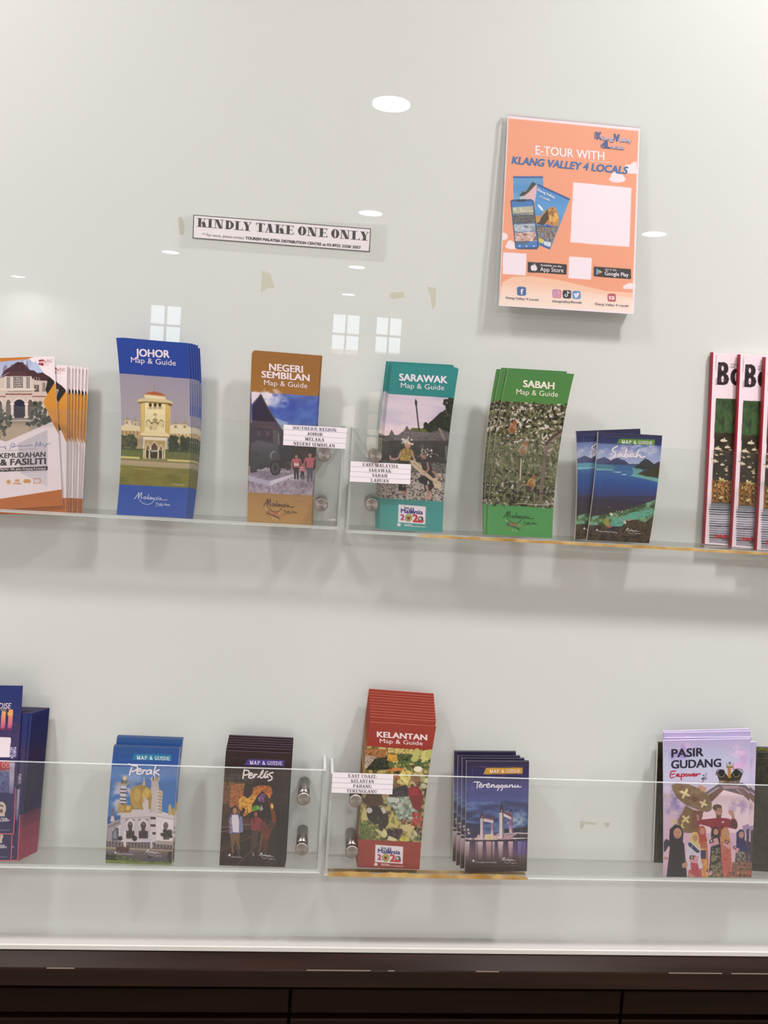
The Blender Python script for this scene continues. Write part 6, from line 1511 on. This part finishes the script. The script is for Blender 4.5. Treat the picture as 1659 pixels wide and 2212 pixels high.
for k in range(13):
    clone(base, nl, (9 + 2.0 * k, 58 + .4 * k), .0030 + .0024 * k, 'navy leaflet in the slanting pile at lower left, %s from its front' % ORD[k].replace('front', 'first'), 1.8 - .02 * k, 0)
stack('short_guide', d_perak(), -0.038, -0.036, 'short blue guide with golden-domed mosque', 'lower left', 'brochure',
      [((.5, 0), .003, .1, .0), ((3, -1), .006, .2, .058), ((3.5, -1), .009, .25, .060)], t=.0028, top='cover_navy')
stack('short_guide', d_perlis(), -0.038, -0.036, 'short dark guide with cave hikers', 'left of lower joint', 'brochure',
      [((0 + .4 * k, -.5), .003 + .003 * k, .1, .022 + .013 * k) for k in range(6)], t=.0028, edge='page_dark')
stack('folded_guide', d_kelantan(), -0.042, -0.040, 'tall red guide with market vegetables', 'right of lower joint', 'brochure',
      [((-.2 * k - .5, -.5), .0022 + .0024 * k, -.02 * k, (.030 + .0150 * k)) for k in range(11)], t=.0018, edge='page_red')
stack('short_guide', d_tereng(), -0.038, -0.037, 'short indigo guide with night drawbridge', 'right of red guides', 'brochure',
      [((-8, -3), .006, .1, -.004), ((-15.5, -5), .012, .1, -.006), ((-22, -9), .018, -.1, .0)], t=.0040, top='cover_night')
ps = d_pasir()
stack('booklet', ps, -0.040, -0.038, 'lilac booklet with crown and kite', 'lower right', 'booklet',
      [((10, 1), .0030, 1.2, -.02), ((2, 0), .0055, .8, .004), ((4, 0), .0080, .2, .040), ((6, 0), .0105, -.3, .050)], t=.0022, edge='page_lilac')
dk = d_dark()
r, sh = booklet('short_guide', dk, -0.020, -0.018, 'dark green guide half hidden behind the lilac booklets', 'brochure', t=.004, top='cover_night')
c2 = clone(r, dk, (-88, -2), .008, 'black-edged guide peeping out left of the lilac booklets', -.5, 0)
c3 = clone(r, dk, (96, 3), -.006, 'olive and yellow guide cut off by the right frame edge', 0, -.02)

# ------------------------------------------------------------------ paper on the wall and labels
p = d_poster()
sh = Sheet(p, -0.019, -0.007)
r = empty('poster', sh.org)
tag(r, 'orange A4 poster in a clear sleeve on the wall above the green guides', 'poster')
fine_sheet('print', sh, p, r, MT['print_matt']); letter_mesh(sh, p, r, MT['print_matt'])
slab('backing_sheet', sh, .0012, r, [MT['paper']])
V, F = [], []
q = p.photo()
sq = [(q[0][0] - 8, q[0][1] - 3), (q[1][0] + 2, q[1][1] - 3), (q[2][0] + 3, q[2][1] + 4), (q[3][0] - 9, q[3][1] + 6)]
for yo in (-0.0022, 0.0030):
    for (x, y), d in zip(sq, (-.007, -.007, -.019, -.019)): V.append(tuple(ray(x, y, d + yo) - sh.org))
sl = mesh_obj('clear_sleeve', V, [(0, 3, 2, 1), (4, 5, 6, 7), (0, 1, 5, 4), (1, 2, 6, 5), (2, 3, 7, 6), (3, 0, 4, 7)], [MT['film'], MT['acrylic_edge']], r, [0, 0, 1, 0, 1, 1])
sl['label'] = 'transparent sleeve around the poster'
pads = []
for px, py in ((1110, 275), (1360, 298)):
    c = ray(px, py, 0); pads.append(MB().box(c[0] - .008, c[0] + .008, -.0040, -.0001, c[2] - .008, c[2] + .008))
for px, py, d in ((1100, 640, .0150), (1350, 656, .0150)):
    c = ray(px, py, 0); pads.append(MB().box(c[0] - .008, c[0] + .008, -d, -.0001, c[2] - .008, c[2] + .008))
for pad in pads: pad.build('mounting_pad', MT['paper'], r, sh.org)


def flat_print(name, art, Y, label, cat, t=.0004):
    sh = Sheet(art, Y, Y); r = empty(name, sh.org); tag(r, label, cat)
    fine_sheet('print', sh, art, r, MT['print_matt']); letter_mesh(sh, art, r, MT['print_matt'], .00012)
    slab('paper', sh, t, r, [MT['paper']], gap=.0001)
    return r


flat_print('notice', d_notice(), -0.0007, 'white notice strip in heavy black capitals, left of the orange poster', 'notice')


def film(name, pts, y0, y1, m, label, cat):
    V = [tuple(ray(x, y, d)) for d in (y0, y1) for x, y in pts]
    o = ray(*pts[0], y0); n = len(pts)
    F = [tuple(reversed(range(n))), tuple(range(n, 2 * n))] + [(i, (i + 1) % n, n + (i + 1) % n, n + i) for i in range(n)]
    ob = mesh_obj(name, [tuple(np.array(v) - o) for v in V], F, m)
    ob.location = tuple(o)
    return tag(ob, label, cat)


film('clear_tape', [(386, 468), (404, 462), (836, 481), (833, 562), (388, 530)], -0.0019, -0.0016, MT['film'], 'wide clear tape laid over the black and white notice strip', 'tape')
for k, (pts, lb) in enumerate((
    ([(384, 470), (392, 468), (399, 488), (397, 508), (388, 506)], 'old yellowish tape scrap at the left end of the notice'),
    ([(566, 584), (584, 590), (590, 612), (594, 622), (578, 622), (564, 632)], 'faint yellowish tape mark below the notice'),
    ([(842, 632), (872, 630), (874, 642), (850, 646), (842, 642)], 'small grey tape scrap between the two lower tape marks'),
    ([(922, 619), (942, 622), (941, 660), (934, 670), (930, 640)], 'long cream tape scrap above the teal guides'),
    ([(1254, 1773), (1290, 1777), (1288, 1782), (1264, 1780), (1257, 1792), (1252, 1786)], 'grey sticker corner on the wall inside the lower right pocket'),
    ([(1302, 1777), (1318, 1776), (1316, 1786), (1310, 1787)], 'tiny grey sticker fleck beside the sticker corner, lower right pocket'))):
    film('tape_scrap', pts, -0.0004, -0.0001, MT['residue'], lb, 'tape')

K, Rd = '1c181c', '5a2c34'
E1 = d_label((335, 643), (741, 665), (728, 799), (330, 774), [('SOUTHERN REGION:', .14, .84, '28306a'), ('JOHOR', .37, .62, K), ('MELAKA', .34, .65, K), ('NEGERI SEMBILAN', .16, .83, K)], 500, 700)
flat_print('paper_label', E1, FY0 - .0006, 'white label with four lines of region names across the tan guides', 'label')
E2 = d_label((763, 878), (1150, 898), (1144, 1026), (756, 1007), [('EAST MALAYSIA', .20, .79, Rd), ('SARAWAK', .31, .68, K), ('SABAH', .37, .62, K), ('LABUAN', .35, .65, K)], 500, 700)
flat_print('paper_label', E2, FY0 - .0006, 'white label with four printed lines across the teal guides', 'label')
cv = lambda X, Y: ((X / 3.1904) * 2.9625, (Y / 3.1904) * 2.9625)
E3 = d_label(cv(888, 698), cv(1308, 712), cv(1300, 849), cv(880, 836), [('EAST COAST:', .26, .73, Rd), ('KELANTAN', .31, .69, K), ('PAHANG', .35, .65, K), ('TERENGGANU', .25, .75, K)], 440, 1450)
flat_print('paper_label', E3, FY0 - .0006, 'white label with four printed lines across the brick-red guides', 'label')
